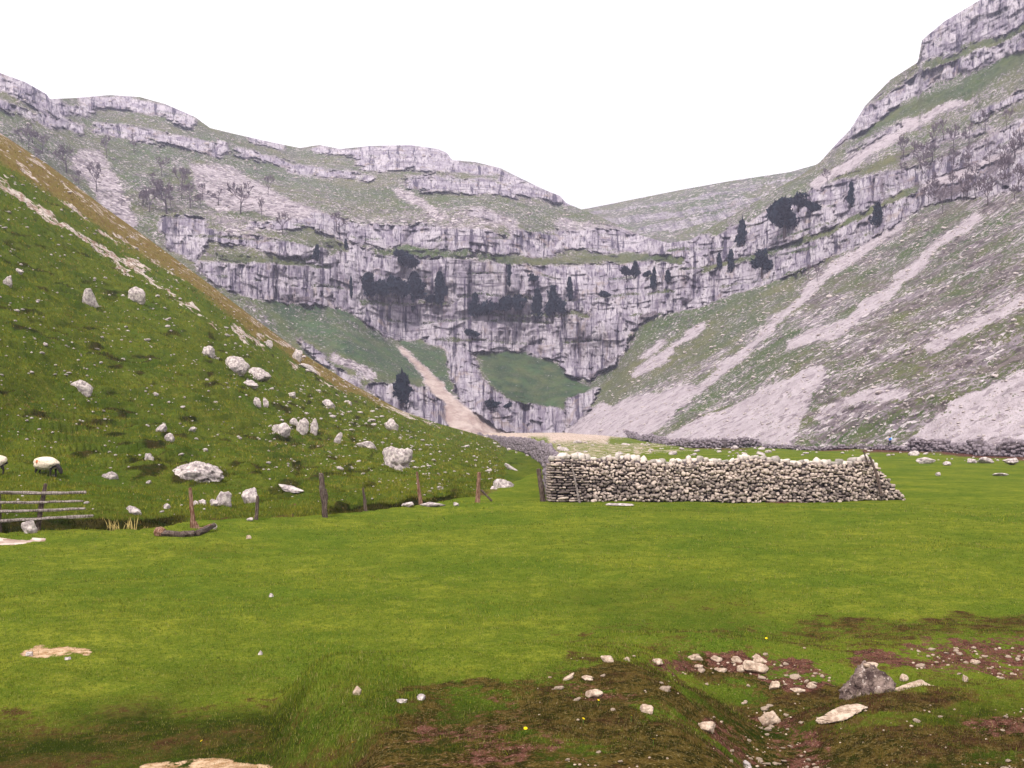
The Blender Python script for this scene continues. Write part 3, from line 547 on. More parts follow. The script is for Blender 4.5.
# ------------------------------------------------------------------ dry stone walls
def dry_wall(pts, height, cell, label, group=None, thick=.7, cope=.24, mats=None, end_drop=0, start_slabs=False, seed=3, sub=2, tooth=False, gapc=.0, hfun=None):
    mats = mats or (M_WALL, M_COPE); r = np.random.RandomState(seed)
    P = np.array([[p[0], p[1]] for p in pts]); seg = np.r_[0, np.cumsum(np.linalg.norm(np.diff(P, axis=0), axis=1))]; Ltot = seg[-1]
    def on(s):
        x = np.interp(s, seg, P[:, 0]); y = np.interp(s, seg, P[:, 1]); i = min(max(np.searchsorted(seg, s)-1, 0), len(P)-2); d = P[i+1]-P[i]; d = d/np.linalg.norm(d); return x, y, d
    def hgt(s):
        h = height*(1+.04*math.sin(s*.9)+.03*math.sin(s*2.3))
        if hfun: h *= hfun(s/Ltot)
        if end_drop: h *= max(.03, min(1, (Ltot-s)/end_drop))
        return h
    x0, y0, _ = on(0); root = empty('dry_stone_wall', (x0, y0, float(H(x0, y0)))); off = np.array([x0, y0, float(H(x0, y0))]); items = []; cop = []
    z = 0.; rows = []
    while z < height*1.05:
        ch = cell*r.uniform(.62, 1.05); rows.append((z, ch)); z += ch*.8
    for side in (-1, 1):
        for z, ch in rows:
            s = r.uniform(0, cell*.5)
            while s < Ltot:
                slab = start_slabs and s < 1.25
                l = cell*r.choice([.6, .8, 1., 1.3, 1.9])*r.uniform(.85, 1.15)*(r.uniform(.9, 2.2) if slab else 1); sc = s+l/2; h = hgt(sc)
                if z+ch*.5 < h:
                    x, y, d = on(min(sc, Ltot)); nrm = np.array([d[1], -d[0]])*(1 if side < 0 else -1)
                    t = thick/2*(1-.38*z/height)-cell*.3+r.uniform(-.45, .25)*cell
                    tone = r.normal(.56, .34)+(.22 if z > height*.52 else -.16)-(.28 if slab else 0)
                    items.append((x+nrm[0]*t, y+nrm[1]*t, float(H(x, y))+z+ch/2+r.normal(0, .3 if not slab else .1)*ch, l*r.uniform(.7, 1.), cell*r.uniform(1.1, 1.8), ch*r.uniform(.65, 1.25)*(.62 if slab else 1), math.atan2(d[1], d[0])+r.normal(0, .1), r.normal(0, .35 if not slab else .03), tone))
                s += l*.93
    for endS, sgn in ((0, -1), (Ltot, 1)):
        for z, ch in rows:
            if z+ch > hgt(endS): continue
            for q in np.arange(-.4, .41, .27):
                x, y, d = on(endS); n2 = np.array([d[1], -d[0]]); ww = thick*(1-.38*z/height)
                items.append((x+n2[0]*q*ww-sgn*d[0]*.08, y+n2[1]*q*ww-sgn*d[1]*.08, float(H(x, y))+z+ch/2, cell*1.5, cell*1.4, ch*.75, math.atan2(d[1], d[0])+r.normal(0, .2), 0, r.uniform(.2, .5)))
    s = 0
    while s < Ltot-.1:
        l = cope*r.uniform(.65, 1.35)*(.55 if tooth else 1); x, y, d = on(s+l/2); h = hgt(s+l/2)
        if not (gapc and r.rand() < gapc) and not (end_drop and s > Ltot-end_drop*.8):
            hh = cope*r.uniform(.5, 1.4)*(1.4 if tooth else 1)
            cop.append((x, y, float(H(x, y))+h+hh*.32, l*1.05, thick*r.uniform(.4, .7), hh, math.atan2(d[1], d[0])+r.normal(0, .3), r.normal(0, .4), r.uniform(.2, 1.1)))
        s += l*.95
    # hearting: rubble fill between the two faces
    core = []
    s = cell*2.2
    while s < Ltot-cell*2.2:
        x, y, d = on(s); h = hgt(s); nz = max(1, int(h/(cell*2.2)))
        for k in range(nz):
            core.append((x, y, float(H(x, y))+(k+.5)*h/nz, cell*3.4, thick*.62, h/nz*1.35, math.atan2(d[1], d[0]), 0, -.5))
        s += cell*1.8
    for n, itm, mt, sd in (('stone_courses', items, mats[0], seed), ('hearting', core, M_CORE, seed+2), ('coping_stones', cop, mats[1], seed+1)):
        if not itm: continue
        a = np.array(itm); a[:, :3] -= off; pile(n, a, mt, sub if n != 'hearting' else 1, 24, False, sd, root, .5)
    tag(root, label, 'wall', group); return root
def gp(px, py):
    D = 2987/(py-HY); x = (px-CX)/F*D; return (x, D)
M_CORE = flat('dark gap rubble', (.09, .07, .075))  # dark colour stands in for shade in the gaps between stones
dry_wall([gp(548, 503.5), gp(903, 499)], 1.66, .155, 'long pale wall of rounded rubble facing the meadow, its right end tumbled down', thick=.8, cope=.25, end_drop=1.7, start_slabs=True, seed=5)
a, b = gp(548, 503.5), gp(903, 497.5)
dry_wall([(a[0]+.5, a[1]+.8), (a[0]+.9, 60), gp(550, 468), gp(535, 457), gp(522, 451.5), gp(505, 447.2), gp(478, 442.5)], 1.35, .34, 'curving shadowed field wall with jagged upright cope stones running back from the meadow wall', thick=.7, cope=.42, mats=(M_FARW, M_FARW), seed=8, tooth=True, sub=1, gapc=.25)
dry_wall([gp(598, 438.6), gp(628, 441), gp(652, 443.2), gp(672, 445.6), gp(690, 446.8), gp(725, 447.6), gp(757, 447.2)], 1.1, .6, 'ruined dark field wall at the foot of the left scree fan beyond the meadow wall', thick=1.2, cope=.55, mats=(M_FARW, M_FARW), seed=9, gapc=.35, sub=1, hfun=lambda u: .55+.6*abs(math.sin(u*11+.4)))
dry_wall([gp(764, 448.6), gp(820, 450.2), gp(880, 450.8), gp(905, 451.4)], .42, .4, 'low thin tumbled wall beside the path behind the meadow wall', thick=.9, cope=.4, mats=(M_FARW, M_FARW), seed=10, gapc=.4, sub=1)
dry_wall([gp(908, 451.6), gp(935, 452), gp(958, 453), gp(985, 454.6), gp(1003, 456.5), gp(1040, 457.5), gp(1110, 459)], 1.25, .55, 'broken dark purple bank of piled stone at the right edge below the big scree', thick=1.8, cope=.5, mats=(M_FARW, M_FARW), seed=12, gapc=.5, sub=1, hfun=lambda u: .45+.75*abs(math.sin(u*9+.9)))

# ------------------------------------------------------------------ boulders
def pxpt(px, py, D): return Vector(((px-CX)/F*D, D, CH+(HY-py)/F*D))
def put_hill(px, py): return lh.at(px, py)
def put_ground(px, py): return ground_at(px, py)
def boulder(name, cat, label, px, py, w_, h_, place, mat=None, depth=.75, seed=0, tilt=0., group=None, sub=4, sink=.32, **kw):
    """px, py: middle of the foot; w_, h_: size in pixels at that distance"""
    p, D = place(px, py); W_ = w_/F*D; H_ = h_/F*D*1.02/(1-sink); kw.setdefault('rough', .34)
    o = obj(name, stone_mesh(name, seed, (W_, W_*depth, H_), mat or M_STONE, sub, **kw)); o.location = (p.x, p.y+W_*depth*.25, p.z+H_*(.5-sink)); o.rotation_euler = (0, tilt, 0)
    return tag(o, label, cat, group)
GB = 'boulders lying on the left hillside'
for i, (px, py, w_, h_, tl, lab, kw) in enumerate([
    (194, 481, 54, 22, .22, 'largest hillside boulder, a long humped rock split by a deep crack', dict(groove=.22, rough=.18)),
    (236, 372, 27, 15, .2, 'big rounded white-topped boulder high on the hillside with a shattered ledge at its right', dict(rough=.15)),
    (207, 357, 15, 9, .3, 'smaller pale boulder just up and left of the big rounded white-topped one', {}),
    (87, 304, 18, 20, .1, 'tall knobbly boulder of stacked lumps, upper left of the hillside', dict(rough=.5)),
    (135, 302, 19, 14, .5, 'slanting wedge boulder to the right of the tall knobbly one', {}),
    (79, 391, 20, 14, .25, 'rounded grey boulder alone in the grass at left, midway up the hillside', dict(groove=.12)),
    (8, 286, 11, 10, 0, 'white pointed boulder at the far left edge of the hillside', {}),
    (257, 406, 9, 8, 0, 'left one of a close white pair of stones in the middle of the hillside', {}),
    (265, 407, 7, 9, 0, 'right one of a close white pair of stones in the middle of the hillside', {}),
    (282, 436, 20, 13, .5, 'low slanted stone at the left foot of the cluster of standing white boulders', dict(rough=.35)),
    (301, 434, 14, 16, .1, 'squarish white boulder, the broadest of the standing cluster right of mid hillside', dict(rough=.15)),
    (294, 425, 8, 8, 0, 'small round cream stone peeping out behind the squarish white boulder', {}),
    (313, 434, 9, 15, 0, 'narrow upright white boulder leaning at the right of the squarish one', dict(rough=.15)),
    (337, 443, 8, 13, .5, 'thin tilted pale stone a little right of the standing white cluster', {}),
    (329, 408, 17, 8, .45, 'flat white stone lying up the slope from the standing white cluster', {}),
    (291, 396, 12, 6, .2, 'thin flat slab between the pair of white stones and the crest streaks', {}),
    (258, 378, 26, 10, .55, 'shattered ledge of stone trailing to the right below the big rounded white-topped boulder', dict(rough=.5)),
    (250, 387, 16, 6, .3, 'low dark-edged outcrop just under the shattered ledge', dict(rough=.5)),
    (367, 450, 24, 8, .5, 'upper narrow end of the long rock outcrop low on the hillside, like a tail', dict(rough=.4)),
    (397, 470, 34, 20, .45, 'craggy lumpy outcrop low on the hillside just above the middle leaning posts', dict(rough=.55, groove=.15)),
    (297, 360, 12, 11, .3, 'white rounded boulder just below the orange crest of the hillside', {}),
    (306, 368, 22, 6, .5, 'long low ledge under the white rounded boulder near the orange crest', dict(rough=.45)),
    (268, 347, 9, 8, 0, 'small white boulder beside the pale streak near the crest', {}),
    (250, 503, 17, 14, 0, 'square knobbly white boulder close to the leaning post, nearest of its size to the beck', dict(rough=.25)),
    (222, 505, 17, 14, .1, 'round pale boulder at the right end of the row of little toothed stones', {}),
    (213, 506, 10, 8, 0, 'chunky stone pressed against the left of the round pale boulder', {}),
    (202, 506, 9, 7, 0, 'grey middle stone in the row of little toothed stones', {}),
    (195, 506, 6, 6, 0, 'leftmost stone in the row of little toothed stones by the red post', {}),
    (166, 508, 9, 5, 0, 'lone flat white stone to the left of the red post', {}),
    (289, 491, 28, 5, .2, 'long low slab sunk in the turf between the split post and the largest boulder', dict(rough=.35)),
    (110, 478, 14, 9, .3, 'small black and white cracked rock right of the grazing sheep', dict(rough=.45, groove=.25)),
    (132, 514, 20, 8, .3, 'low broken rock among grass right of the rail fence', dict(rough=.5)),
    (160, 432, 12, 8, .7, 'upper stone of a short slanting line of two in the lower hillside', {}),
    (170, 441, 10, 8, .7, 'lower stone of a short slanting line of two in the lower hillside', {}),
    (192, 432, 8, 5, 0, 'little flat stone right of the short slanting line of two', {}),
    (148, 460, 12, 6, .6, 'slanting thin slab up left of the largest boulder', {}),
    (503, 494, 26, 14, -.15, 'crumbly pale outcrop at the end of the beck near the meadow wall', dict(rough=.5)),
    (495, 495, 12, 9, 0, 'brownish lump at the left of the crumbly outcrop near the meadow wall', dict(rough=.4)),
    (513, 471, 22, 4, .5, 'flat slanting slab in grass below the curving field wall', {}),
    (392, 430, 18, 9, .6, 'dark ledge near the lower crest above the craggy lumpy outcrop', dict(rough=.5)),
    (18, 272, 11, 4, .3, 'thin tilted slab right of the white pointed boulder at the left edge', {}),
    (348, 405, 10, 4, .5, 'small slab near the crest, right of the flat white stone', {})]):
    boulder('boulder', 'boulder', lab, px, py, w_, h_, put_hill, seed=100+i, tilt=tl, group=GB, sub=5 if w_ > 24 else 4, **kw)
for i, (px, py, w_, h_, lab) in enumerate([
    (29, 536.5, 14, 17, 'big round white boulder under the rails, at the foot of the leaning fence post'),
    (100, 532, 5, 4, 'tiny white stone at the edge of the beck right of the rail fence'),
    (213, 529, 9, 6, 'white stone resting at the right tip of the fallen log'),
    (250, 521, 8, 4, 'flat white stone touching the foot of the short leaning post'),
    (370, 510, 9, 5, 'white stone at the foot of the thin grey post'),
    (383, 508, 12, 8, 'pinkish lumpy stone in the beck bank right of the thin grey post'),
    (408, 507, 16, 5, 'flat pale stone in the beck left of the tall thin post'),
    (434, 507, 28, 4, 'long flat white slab lining the beck right of the tall thin post'),
    (456, 506, 6, 4, 'small pale stone ending the line of beck stones'),
    (928, 463.5, 22, 6, 'wide flat white slab on the turf beyond the tumbled end of the meadow wall'),
    (947, 465.5, 9, 4, 'small white slab right of the wide flat one beyond the meadow wall'),
    (972, 463, 10, 5, 'pinkish stone beside the path, left of a larger pale one'),
    (988, 463.5, 16, 6, 'large pale stone by the path in front of the dark stone bank'),
    (1014, 465, 18, 8, 'dark topped block by the path at the right edge'),
    (938, 476, 6, 4, 'little white stone out on the turf right of the meadow wall'),
    (1003, 476, 14, 3, 'low flat stone half sunk in the turf near the right edge'),
    (619, 506, 32, 2.4, 'long thin white slab lying against the foot of the meadow wall')]):
    boulder('boulder', 'boulder', lab, px, py, w_, h_, put_ground if i else (lambda a, b: (pxpt(29, 537, 27.75), 27.75)), seed=200+i, sub=4, group='pale boulders along the beck and meadow edge', sink=.12)
FG = 'stones in the bare patch of the foreground'
for i, (px, py, w_, h_, tl, m_, lab, kw) in enumerate([
    (873, 700, 50, 36, 0, 'L', 'dark speckled cone-shaped boulder with a pale cap, biggest in the foreground', dict(rough=.2, cuts=3, fine=.2)),
    (850, 714, 44, 8, -.1, 'W', 'upper smooth slab in front of the speckled boulder', {}),
    (838, 721, 44, 6, -.2, 'W', 'lower long thin slab in front of the speckled boulder', {}),
    (917, 694, 52, 9, -.12, 'W', 'long smooth buff slab running right from the speckled boulder', {}),
    (706, 731, 22, 9, .15, 'W', 'buff block in the hollow left of the speckled boulder', {}),
    (771, 725, 21, 13, 0, 'W', 'angular wedge stone below the hollow', {}),
    (647, 713, 18, 8, .1, 'W', 'rounded pinkish stone on the slope left of the hollow', {}),
    (594, 697, 21, 8, 0, 'W', 'low jagged buff stone on the left knoll', {}),
    (568, 680, 15, 4, -.5, 'W', 'tilted thin slab on the left knoll', {}),
    (588, 680, 14, 4, .1, 'W', 'flat slab right of the tilted thin one on the left knoll', {}),
    (608, 662, 15, 6, .3, 'W', 'pale wedge stone at the top edge of the bare patch', {}),
    (627, 662, 9, 4, .4, 'W', 'short tilted stone right of the pale wedge', {}),
    (757, 673, 26, 9, .25, 'W', 'largest flat buff slab in the scatter on the bare earth', {}),
    (760, 662, 18, 6, .4, 'W', 'dark-edged slab just above the largest buff slab', {}),
    (775, 689, 12, 9, .3, 'W', 'squarish stone under the scatter of slabs', {}),
    (798, 692, 16, 4, .15, 'W', 'thin slab at the left foot of the speckled boulder', {}),
    (696, 660, 14, 6, 0, 'W', 'pinkish block at the left of the bare earth', {}),
    (717, 661, 13, 5, .3, 'W', 'narrow stone between the pinkish block and the larger slabs', {}),
    (738, 662, 13, 5, .4, 'W', 'slanting stone above the middle of the scatter', {}),
    (700, 669, 9, 5, 0, 'W', 'small pale lump beneath the pinkish block', {}),
    (722, 672, 13, 4, 0, 'W', 'low pale stone in the middle of the scatter', {}),
    (741, 672, 9, 6, 0, 'W', 'upright chip left of the largest flat buff slab', {}),
    (657, 664, 11, 5, 0, 'W', 'lone buff stone at the left of the reddish earth', {}),
    (812, 688, 10, 6, 0, 'W', 'reddish stone low behind the speckled boulder', {}),
    (905, 681, 8, 7, 0, 'W', 'small upright buff stone right behind the speckled boulder', {}),
    (966, 682, 7, 7, 0, 'W', 'lone rounded cobble at right in the red earth', {}),
    (975, 664, 12, 4, 0, 'W', 'flat pink stone in the red earth near the right edge', {}),
    (748, 770, 10, 10, 0, 'S', 'bright white stone cut by the bottom edge', {}),
    (357, 695, 11, 9, .4, 'W', 'tilted buff stone perched at the left lip of the knoll', {}),
    (402, 703, 12, 4, .1, 'S', 'flat white stone on the left knoll top', {}),
    (421, 700, 10, 5, 0, 'S', 'little white lump right of the flat white one on the left knoll', {}),
    (29, 656, 8, 5, 0, 'S', 'white stone at the left of the bare earth scrape in the meadow', {}),
    (67, 660, 6, 3, 0, 'S', 'small stone just under the bare earth scrape in the meadow', {}),
    (484, 662, 10, 6, .4, 'W', 'reddish buff stone alone in short turf above the knoll', {}),
    (271, 597, 6, 4, 0, 'S', 'lone white stone in the middle of the open meadow', {}),
    (260, 655, 5, 4, 0, 'S', 'tiny white stone in the lower meadow', {}),
    (248, 539, 6, 4, 0, 'W', 'buff stone on the turf below the fallen log', {}),
    (175, 535.5, 5, 3.5, 0, 'S', 'small white stone touching the near side of the log', {})]):
    boulder('stone' if w_ < 40 else 'boulder', 'stone' if w_ < 40 else 'boulder', lab, px, py, w_, h_, put_ground, mat={'L': M_LICH, 'W': M_WARM, 'S': M_STONE}[m_], seed=300+i, tilt=tl, group=FG if py > 640 else None, sub=5 if w_ > 40 else 4, depth=.6 if h_ < w_*.4 else .8, **kw)
cone = [o for o in bpy.data.objects if 'cone-shaped' in o.get('label', '')][0]
nv_ = len(cone.data.vertices); co = np.empty(nv_*3); cone.data.vertices.foreach_get('co', co); co = co.reshape(-1, 3); hz_ = co[:, 2].max()
tp = 1-.42*np.clip(co[:, 2]/hz_, -.3, 1); co[:, 0] *= tp; co[:, 1] *= tp; co *= (1+.07*perlin(co[:, 0]*22, co[:, 1]*22, co[:, 2]*30))[:, None]; cone.data.vertices.foreach_set('co', co.ravel()); cone.data.update()
obj('pale_cap', stone_mesh('pale_cap', 444, (.17, .16, .09), M_WARM, 4), cone, (.0, 0, hz_*.8))

# many small stones: the 300 that show largest on the hillside as individuals, the rest as one
SP = [stone_mesh('small_stone', 900+i, (1, .9, .7), M_STONE, 2) for i in range(10)]
POOL = []; SEEN = {}; ORD = ['second', 'third', 'fourth', 'fifth', 'sixth', 'seventh', 'eighth', 'ninth', 'tenth', 'eleventh']
ANCH = []
def where(px, py):
    ax, ay, nm = min(ANCH, key=lambda a: (a[0]-px)**2+((a[1]-py)*1.3)**2); dx, dy = px-ax, py-ay
    return ('right of' if dx > 0 else 'left of') if abs(dx) > abs(dy) else ('below' if dy > 0 else 'above'), nm
def pool_out():
    POOL.sort(key=lambda q: -q[3]/q[1]); rest = []
    for i, (p, D, kd, sz) in enumerate(POOL):
        px = p.x/D*F+CX; py = HY+(CH-p.z)/D*F
        if i >= 300: rest.append((p.x, p.y, p.z+sz*.1, sz, sz*.9, sz*.6, random.uniform(0, 6), 0, kd)); continue
        o = obj('small_stone', (SPW if kd == 1 else SP)[i % 10]); o.location = (p.x, p.y, p.z+sz*.08); o.scale = (sz, sz, sz*random.uniform(.5, 1)); o.rotation_euler = (random.uniform(-.3, .3), random.uniform(-.3, .3), random.uniform(0, 6.3))
        rel, nm = where(px, py); key = ('small buff stone ' if kd == 1 else 'small pale stone ')+rel+' '+nm; SEEN[key] = SEEN.get(key, 0)+1; c_ = SEEN[key]
        tag(o, key if c_ == 1 else key+', '+ORD[min(c_, 11)-2]+' biggest there', 'stone', ('small stones dotted over the left hillside', 'small stones strewn over the foreground earth', 'stones on the valley floor beyond the meadow wall')[kd])
    it = np.array(rest); o = pile('scattered_stones', it, M_STONE, 1, 8, False, 4); o.data.materials.append(M_WARM)
    o.data.polygons.foreach_set('material_index', np.repeat((it[:, 8] == 1).astype('i'), 80 if len(o.data.polygons) == 80*len(it) else len(o.data.polygons)//len(it))); tag(o, kind='stuff')
def scatter(n, gen, name, label, cat, group, nind, maker=None, stuffname=None, mat=M_STONE):
    S = [];
    while len(S) < n:
        q = gen()
        if q is not None: S.append(q)
    if name == 'small_stone':
        POOL.extend(S); return
    S.sort(key=lambda q: -q[3]/q[1])
    for i, (p, D, tone, sz) in enumerate(S[:nind]):
        o = obj(name, SP[i % 10] if mat is M_STONE else SPW[i % 10]); o.location = (p.x, p.y, p.z+sz*.12); o.scale = (sz, sz, sz*random.uniform(.5, 1)); o.rotation_euler = (random.uniform(-.3, .3), random.uniform(-.3, .3), random.uniform(0, 6.3)); tag(o, label(p, D) if callable(label) else label, cat, group)
    if S[nind:]:
        it = [(p.x, p.y, p.z+sz*.1, sz, sz*.9, sz*.6, random.uniform(0, 6), 0, .6) for p, D, t, sz in S[nind:]]
        tag(pile(stuffname, it, mat, 1, 8, False, 4), kind='stuff')
def gen_hill():
    px = random.uniform(-40, 500); top = lin(LH_top, px); bot = lin(LH_bot, px)-14
    if bot-top < 6: return None
    py = top+(bot-top)*random.betavariate(1.2, 1.6)
    if perlin(px/45, py/25, 3.) < random.uniform(-.5, .5): return None
    p, D = lh.at(px, py); return p, D, 0, (1.4+random.expovariate(1/1.25))*D/F
scatter(1700, gen_hill, 'small_stone', 'small pale limestone stone, one of hundreds dotting the grassy left hillside', 'stone', 'small stones dotted over the left hillside', 300, stuffname='scattered_stones')
SPW = [stone_mesh('small_stone', 950+i, (1, .9, .6), M_WARM, 3) for i in range(10)]
def gen_fg():
    px = random.uniform(520, 1040); py = random.uniform(648, 790)
    if 835 < px < 905 and py < 705: return None
    i = np.searchsorted(rowD_, 2987/(py-HY)); j = min(np.searchsorted(cols_, px), len(cols_)-1)
    if GS[min(i, GS.shape[0]-1), j] < .4 and random.random() > .08: return None
    p, D = ground_at(px, py); return p, D, 1, (1.3+random.expovariate(1/2.4))*D/F
scatter(420, gen_fg, 'small_stone', 'small buff stone, one of many strewn over the bare earth of the foreground', 'stone', 'small stones strewn over the foreground earth', 230, mat=M_WARM)
def gen_vf():
    px = random.uniform(480, 1040); py = random.uniform(441.5, 462)
    if px > 550 and px < 905 and py > 457: return None
    if px > 760 and random.random() < .5: return None
    p, D = ground_at(px, py); return p, D, 2, (1.6+random.expovariate(1/2.2))*D/F
scatter(260, gen_vf, 'small_stone', 'pale stone, one of many on the valley floor beyond the meadow wall', 'stone', 'stones on the valley floor beyond the meadow wall', 210)
ANCH += [(87, 294, 'the tall knobbly boulder'), (135, 295, 'the slanting wedge boulder'), (79, 384, 'the lone rounded grey boulder'), (8, 282, 'the white pointed edge boulder'), (194, 471, 'the largest hillside boulder'), (236, 364, 'the big white-topped boulder'), (260, 403, 'the close white pair of stones'), (303, 427, 'the squarish white boulder'), (397, 461, 'the craggy lumpy outcrop'), (329, 404, 'the flat white hillside stone'),
 (46, 467, 'the grazing sheep'), (40, 505, 'the rail fence'), (250, 497, 'the square knobbly boulder'), (165, 436, 'the slanting line of two stones'), (60, 225, 'the pale scree streak by the crest'), (160, 290, 'the lower crest streaks'), (30, 340, 'the far left grassy steps'), (130, 350, 'the turf below the wedge boulder'), (440, 440, 'the low orange crest'), (500, 488, 'the crumbly outcrop'), (420, 490, 'the two tall brown posts'), (200, 420, 'the turf in mid hillside'),
 (873, 682, 'the speckled cone boulder'), (757, 668, 'the largest flat buff slab'), (696, 658, 'the pinkish block'), (706, 727, 'the buff block in the hollow'), (594, 692, 'the jagged stone on the left knoll'), (771, 719, 'the angular wedge stone'), (645, 708, 'the rounded pinkish stone'), (915, 688, 'the long buff slab'), (960, 660, 'the right red earth'), (820, 750, 'the bottom stone heap'), (990, 730, 'the soil patch at lower right'), (568, 677, 'the tilted thin slab'), (680, 760, 'the bottom edge below the hollow'),
 (928, 460, 'the wide flat white slab'), (988, 461, 'the large pale stone by the path'), (560, 442, 'the curving field wall'), (640, 447, 'the ruined dark field wall'), (520, 436, 'the mouth of the gorge'), (720, 452, 'the meadow wall top'), (820, 454, 'the low thin tumbled wall')]
pool_out()
def SCR(p, D, seen={}):
    px = p.x/D*F+CX; py = HY+(CH-p.z)/D*F
    A_ = [(620, 425, 'the left scree fan'), (750, 410, 'the middle scree fan'), (990, 410, 'the far right scree fan'), (870, 380, 'the purple heather patches'), (680, 345, 'the two short pale streaks'), (780, 320, 'the long pale streak'), (900, 290, 'the upper right scree streak'), (980, 240, 'the lower grove'),
          (890, 440, 'the blue walker'), (960, 330, 'the dark ground at the right edge'), (830, 300, 'the lone yew'), (1010, 300, 'the right edge of the slope'), (720, 380, 'the green strip by the long streak'), (640, 385, 'the foot of the green ramp'), (830, 430, 'the foot of the middle fan')]
    ax, ay, nm = min(A_, key=lambda a: (a[0]-px)**2+(a[1]-py)**2); dx, dy = px-ax, py-ay; rel = ('right of' if dx > 0 else 'left of') if abs(dx) > abs(dy) else ('below' if dy > 0 else 'above')
    k = 'pale scree block '+rel+' '+nm; seen[k] = seen.get(k, 0)+1; n = seen[k]
    return k if n == 1 else 'one of many smaller '+k[5:].replace('block', 'blocks') if n > 10 else k+', '+ORD[n-2]+' biggest there'
def gen_scr():
    px = random.uniform(590, 1045); py = random.uniform(200, 446)
    if not inpoly(np.array([px]), np.array([py]), [(570, 436), (610, 385), (700, 312), (905, 222), (1050, 196), (1050, 450), (570, 445)])[0]: return None
    p, D = gs.at(px, py); return p, D, 0, (1.0+random.expovariate(1/.9))*D/F
scatter(4200, gen_scr, 'scree_block', SCR, 'rock', 'blocks lying on the right-hand scree slope', 300, stuffname='scree_rubble')
def gen_fell():
    px = random.uniform(-20, 660); py = random.uniform(95, 300)
    if py < lin(G_top, px)+4 or py > lin(LH_top, px)-3: return None
    if px > 160 and py > 225: return None
    p, D = gs.at(px, py); return p, D, 0, (1.0+random.expovariate(1/.8))*D/F
scatter(1500, gen_fell, 'fell_rock', 'x', 'rock', None, 0, stuffname='fell_rocks')

# ------------------------------------------------------------------ timber: posts, rails, log, sticks
def pole_mesh(name, pts, rad, mat, seed=0, n=7, rough=.25, seg=10):
    r = np.random.RandomState(seed); pts = np.array(pts, float); t = np.linspace(0, len(pts)-1, seg); C = np.stack([np.interp(t, range(len(pts)), pts[:, k]) for k in range(3)], 1)
    rr = np.interp(t, np.linspace(0, len(pts)-1, len(rad)), rad); V = []; Fc = []
    for i, c in enumerate(C):
        d = C[min(i+1, seg-1)]-C[max(i-1, 0)]; d /= np.linalg.norm(d); u = np.cross(d, [.3, .9, .1]); u /= np.linalg.norm(u); v = np.cross(d, u)
        for k in range(n):
            a = 2*math.pi*k/n; q = rr[i]*(1+rough*float(perlin(math.cos(a)*1.3+seed, math.sin(a)*1.3, i*.45)))*1.; V.append(c+u*math.cos(a)*q+v*math.sin(a)*q)
    for i in range(seg-1):
        for k in range(n): Fc.append((i*n+k, i*n+(k+1) % n, (i+1)*n+(k+1) % n, (i+1)*n+k))
    m = [C[0]-(C[1]-C[0])*.02, C[-1]+(C[-1]-C[-2])*.15]; V += m; b0, b1 = seg*n, seg*n+1
    for k in range(n): Fc.append((b0, (k+1) % n, k, k)); Fc.append((b1, (seg-1)*n+k, (seg-1)*n+(k+1) % n, (seg-1)*n+(k+1) % n))
    me = bpy.data.meshes.new(name); me.from_pydata([tuple(q) for q in V], [], [tuple(dict.fromkeys(f)) for f in Fc]); me.materials.append(mat); me.update(); return me
GP = 'old leaning posts along the beck'
for i, (bx, by, tx, ty, wb, wt, mt, lab) in enumerate([
    (194, 530, 190, 488, 6, 4, M_REDW, 'reddish rotten post with a forked foot standing behind the log'),
    (256, 521, 257.5, 496, 3.6, 4, M_POST, 'short thin post leaning beside the square knobbly white boulder'),
    (325, 516, 321, 474, 4.5, 6.5, M_POST, 'tall ragged split post with a knob on top, darkest of the row'),
    (366, 510.5, 363, 488, 3.4, 3, M_POST, 'thin grey post tilted left, third from the meadow wall'),
    (421, 505.5, 417, 472, 3.6, 3, M_REDW, 'tall thin brown post, second from the meadow wall'),
    (477.5, 504, 479, 472.5, 5, 4.5, M_REDW, 'upright stout brown post with a stick propped at its foot')]):
    D = 2987/(by-HY); p0 = pxpt(bx, by+2, D); p1 = pxpt(tx, ty, D); loc = Vector((p0.x, p0.y, float(H(p0.x, p0.y))-.1)); k = D/F/2
    mid = (p0+p1)/2+Vector((.02*math.sin(i*3), 0, 0)); root = empty('fence_post', loc)
    obj('post', pole_mesh('post', [p0-loc, mid-loc, p1-loc], [wb*k*1.1, wb*k, wt*k*.95, wt*k*.7], mt, i, rough=.5), root)
    if i == 2:
        obj('split_side', pole_mesh('split_side', [p0-loc+Vector((.02, -.02, .05)), mid-loc+Vector((.1, 0, 0)), mid-loc+Vector((.11, 0, .25))], [.05, .09, .03], M_POST, 11, rough=.5), root)
        obj('knob', pole_mesh('knob', [p1-loc+Vector((-.07, 0, -.05)), p1-loc+Vector((.08, 0, -.02))], [.05, .07, .05], M_POST, 12, seg=5), root)
    if i == 0:
        obj('forked_foot', pole_mesh('forked_foot', [p0-loc+Vector((.02, -.03, .3)), p0-loc+Vector((.12, -.05, .12)), p0-loc+Vector((.28, -.05, .1))], [.07, .06, .03], M_REDW, 13, rough=.5), root)
    tag(root, lab, 'post', GP)
D = 2987/(504-HY); tag(obj('stick', pole_mesh('stick', [pxpt(481, 490, D), pxpt(492, 501, D)], [.05, .04], M_POST, 21)), 'short dark stick sloping down to the right from the stout brown post', 'stick')
D = 40.6; tag(obj('fence_post', pole_mesh('fence_post', [pxpt(543.5, 504, D), pxpt(538.5, 469, D)], [.12, .11, .09], M_POST, 22)), 'thick black gate post leaning against the left end of the meadow wall', 'post')
D = 40.2; tag(obj('stick', pole_mesh('stick', [pxpt(580, 504.5, D), pxpt(571.5, 463, D+.35)], [.045, .035], M_RAIL, 23)), 'pale bare stick propped on the front of the meadow wall near its left end', 'stick')
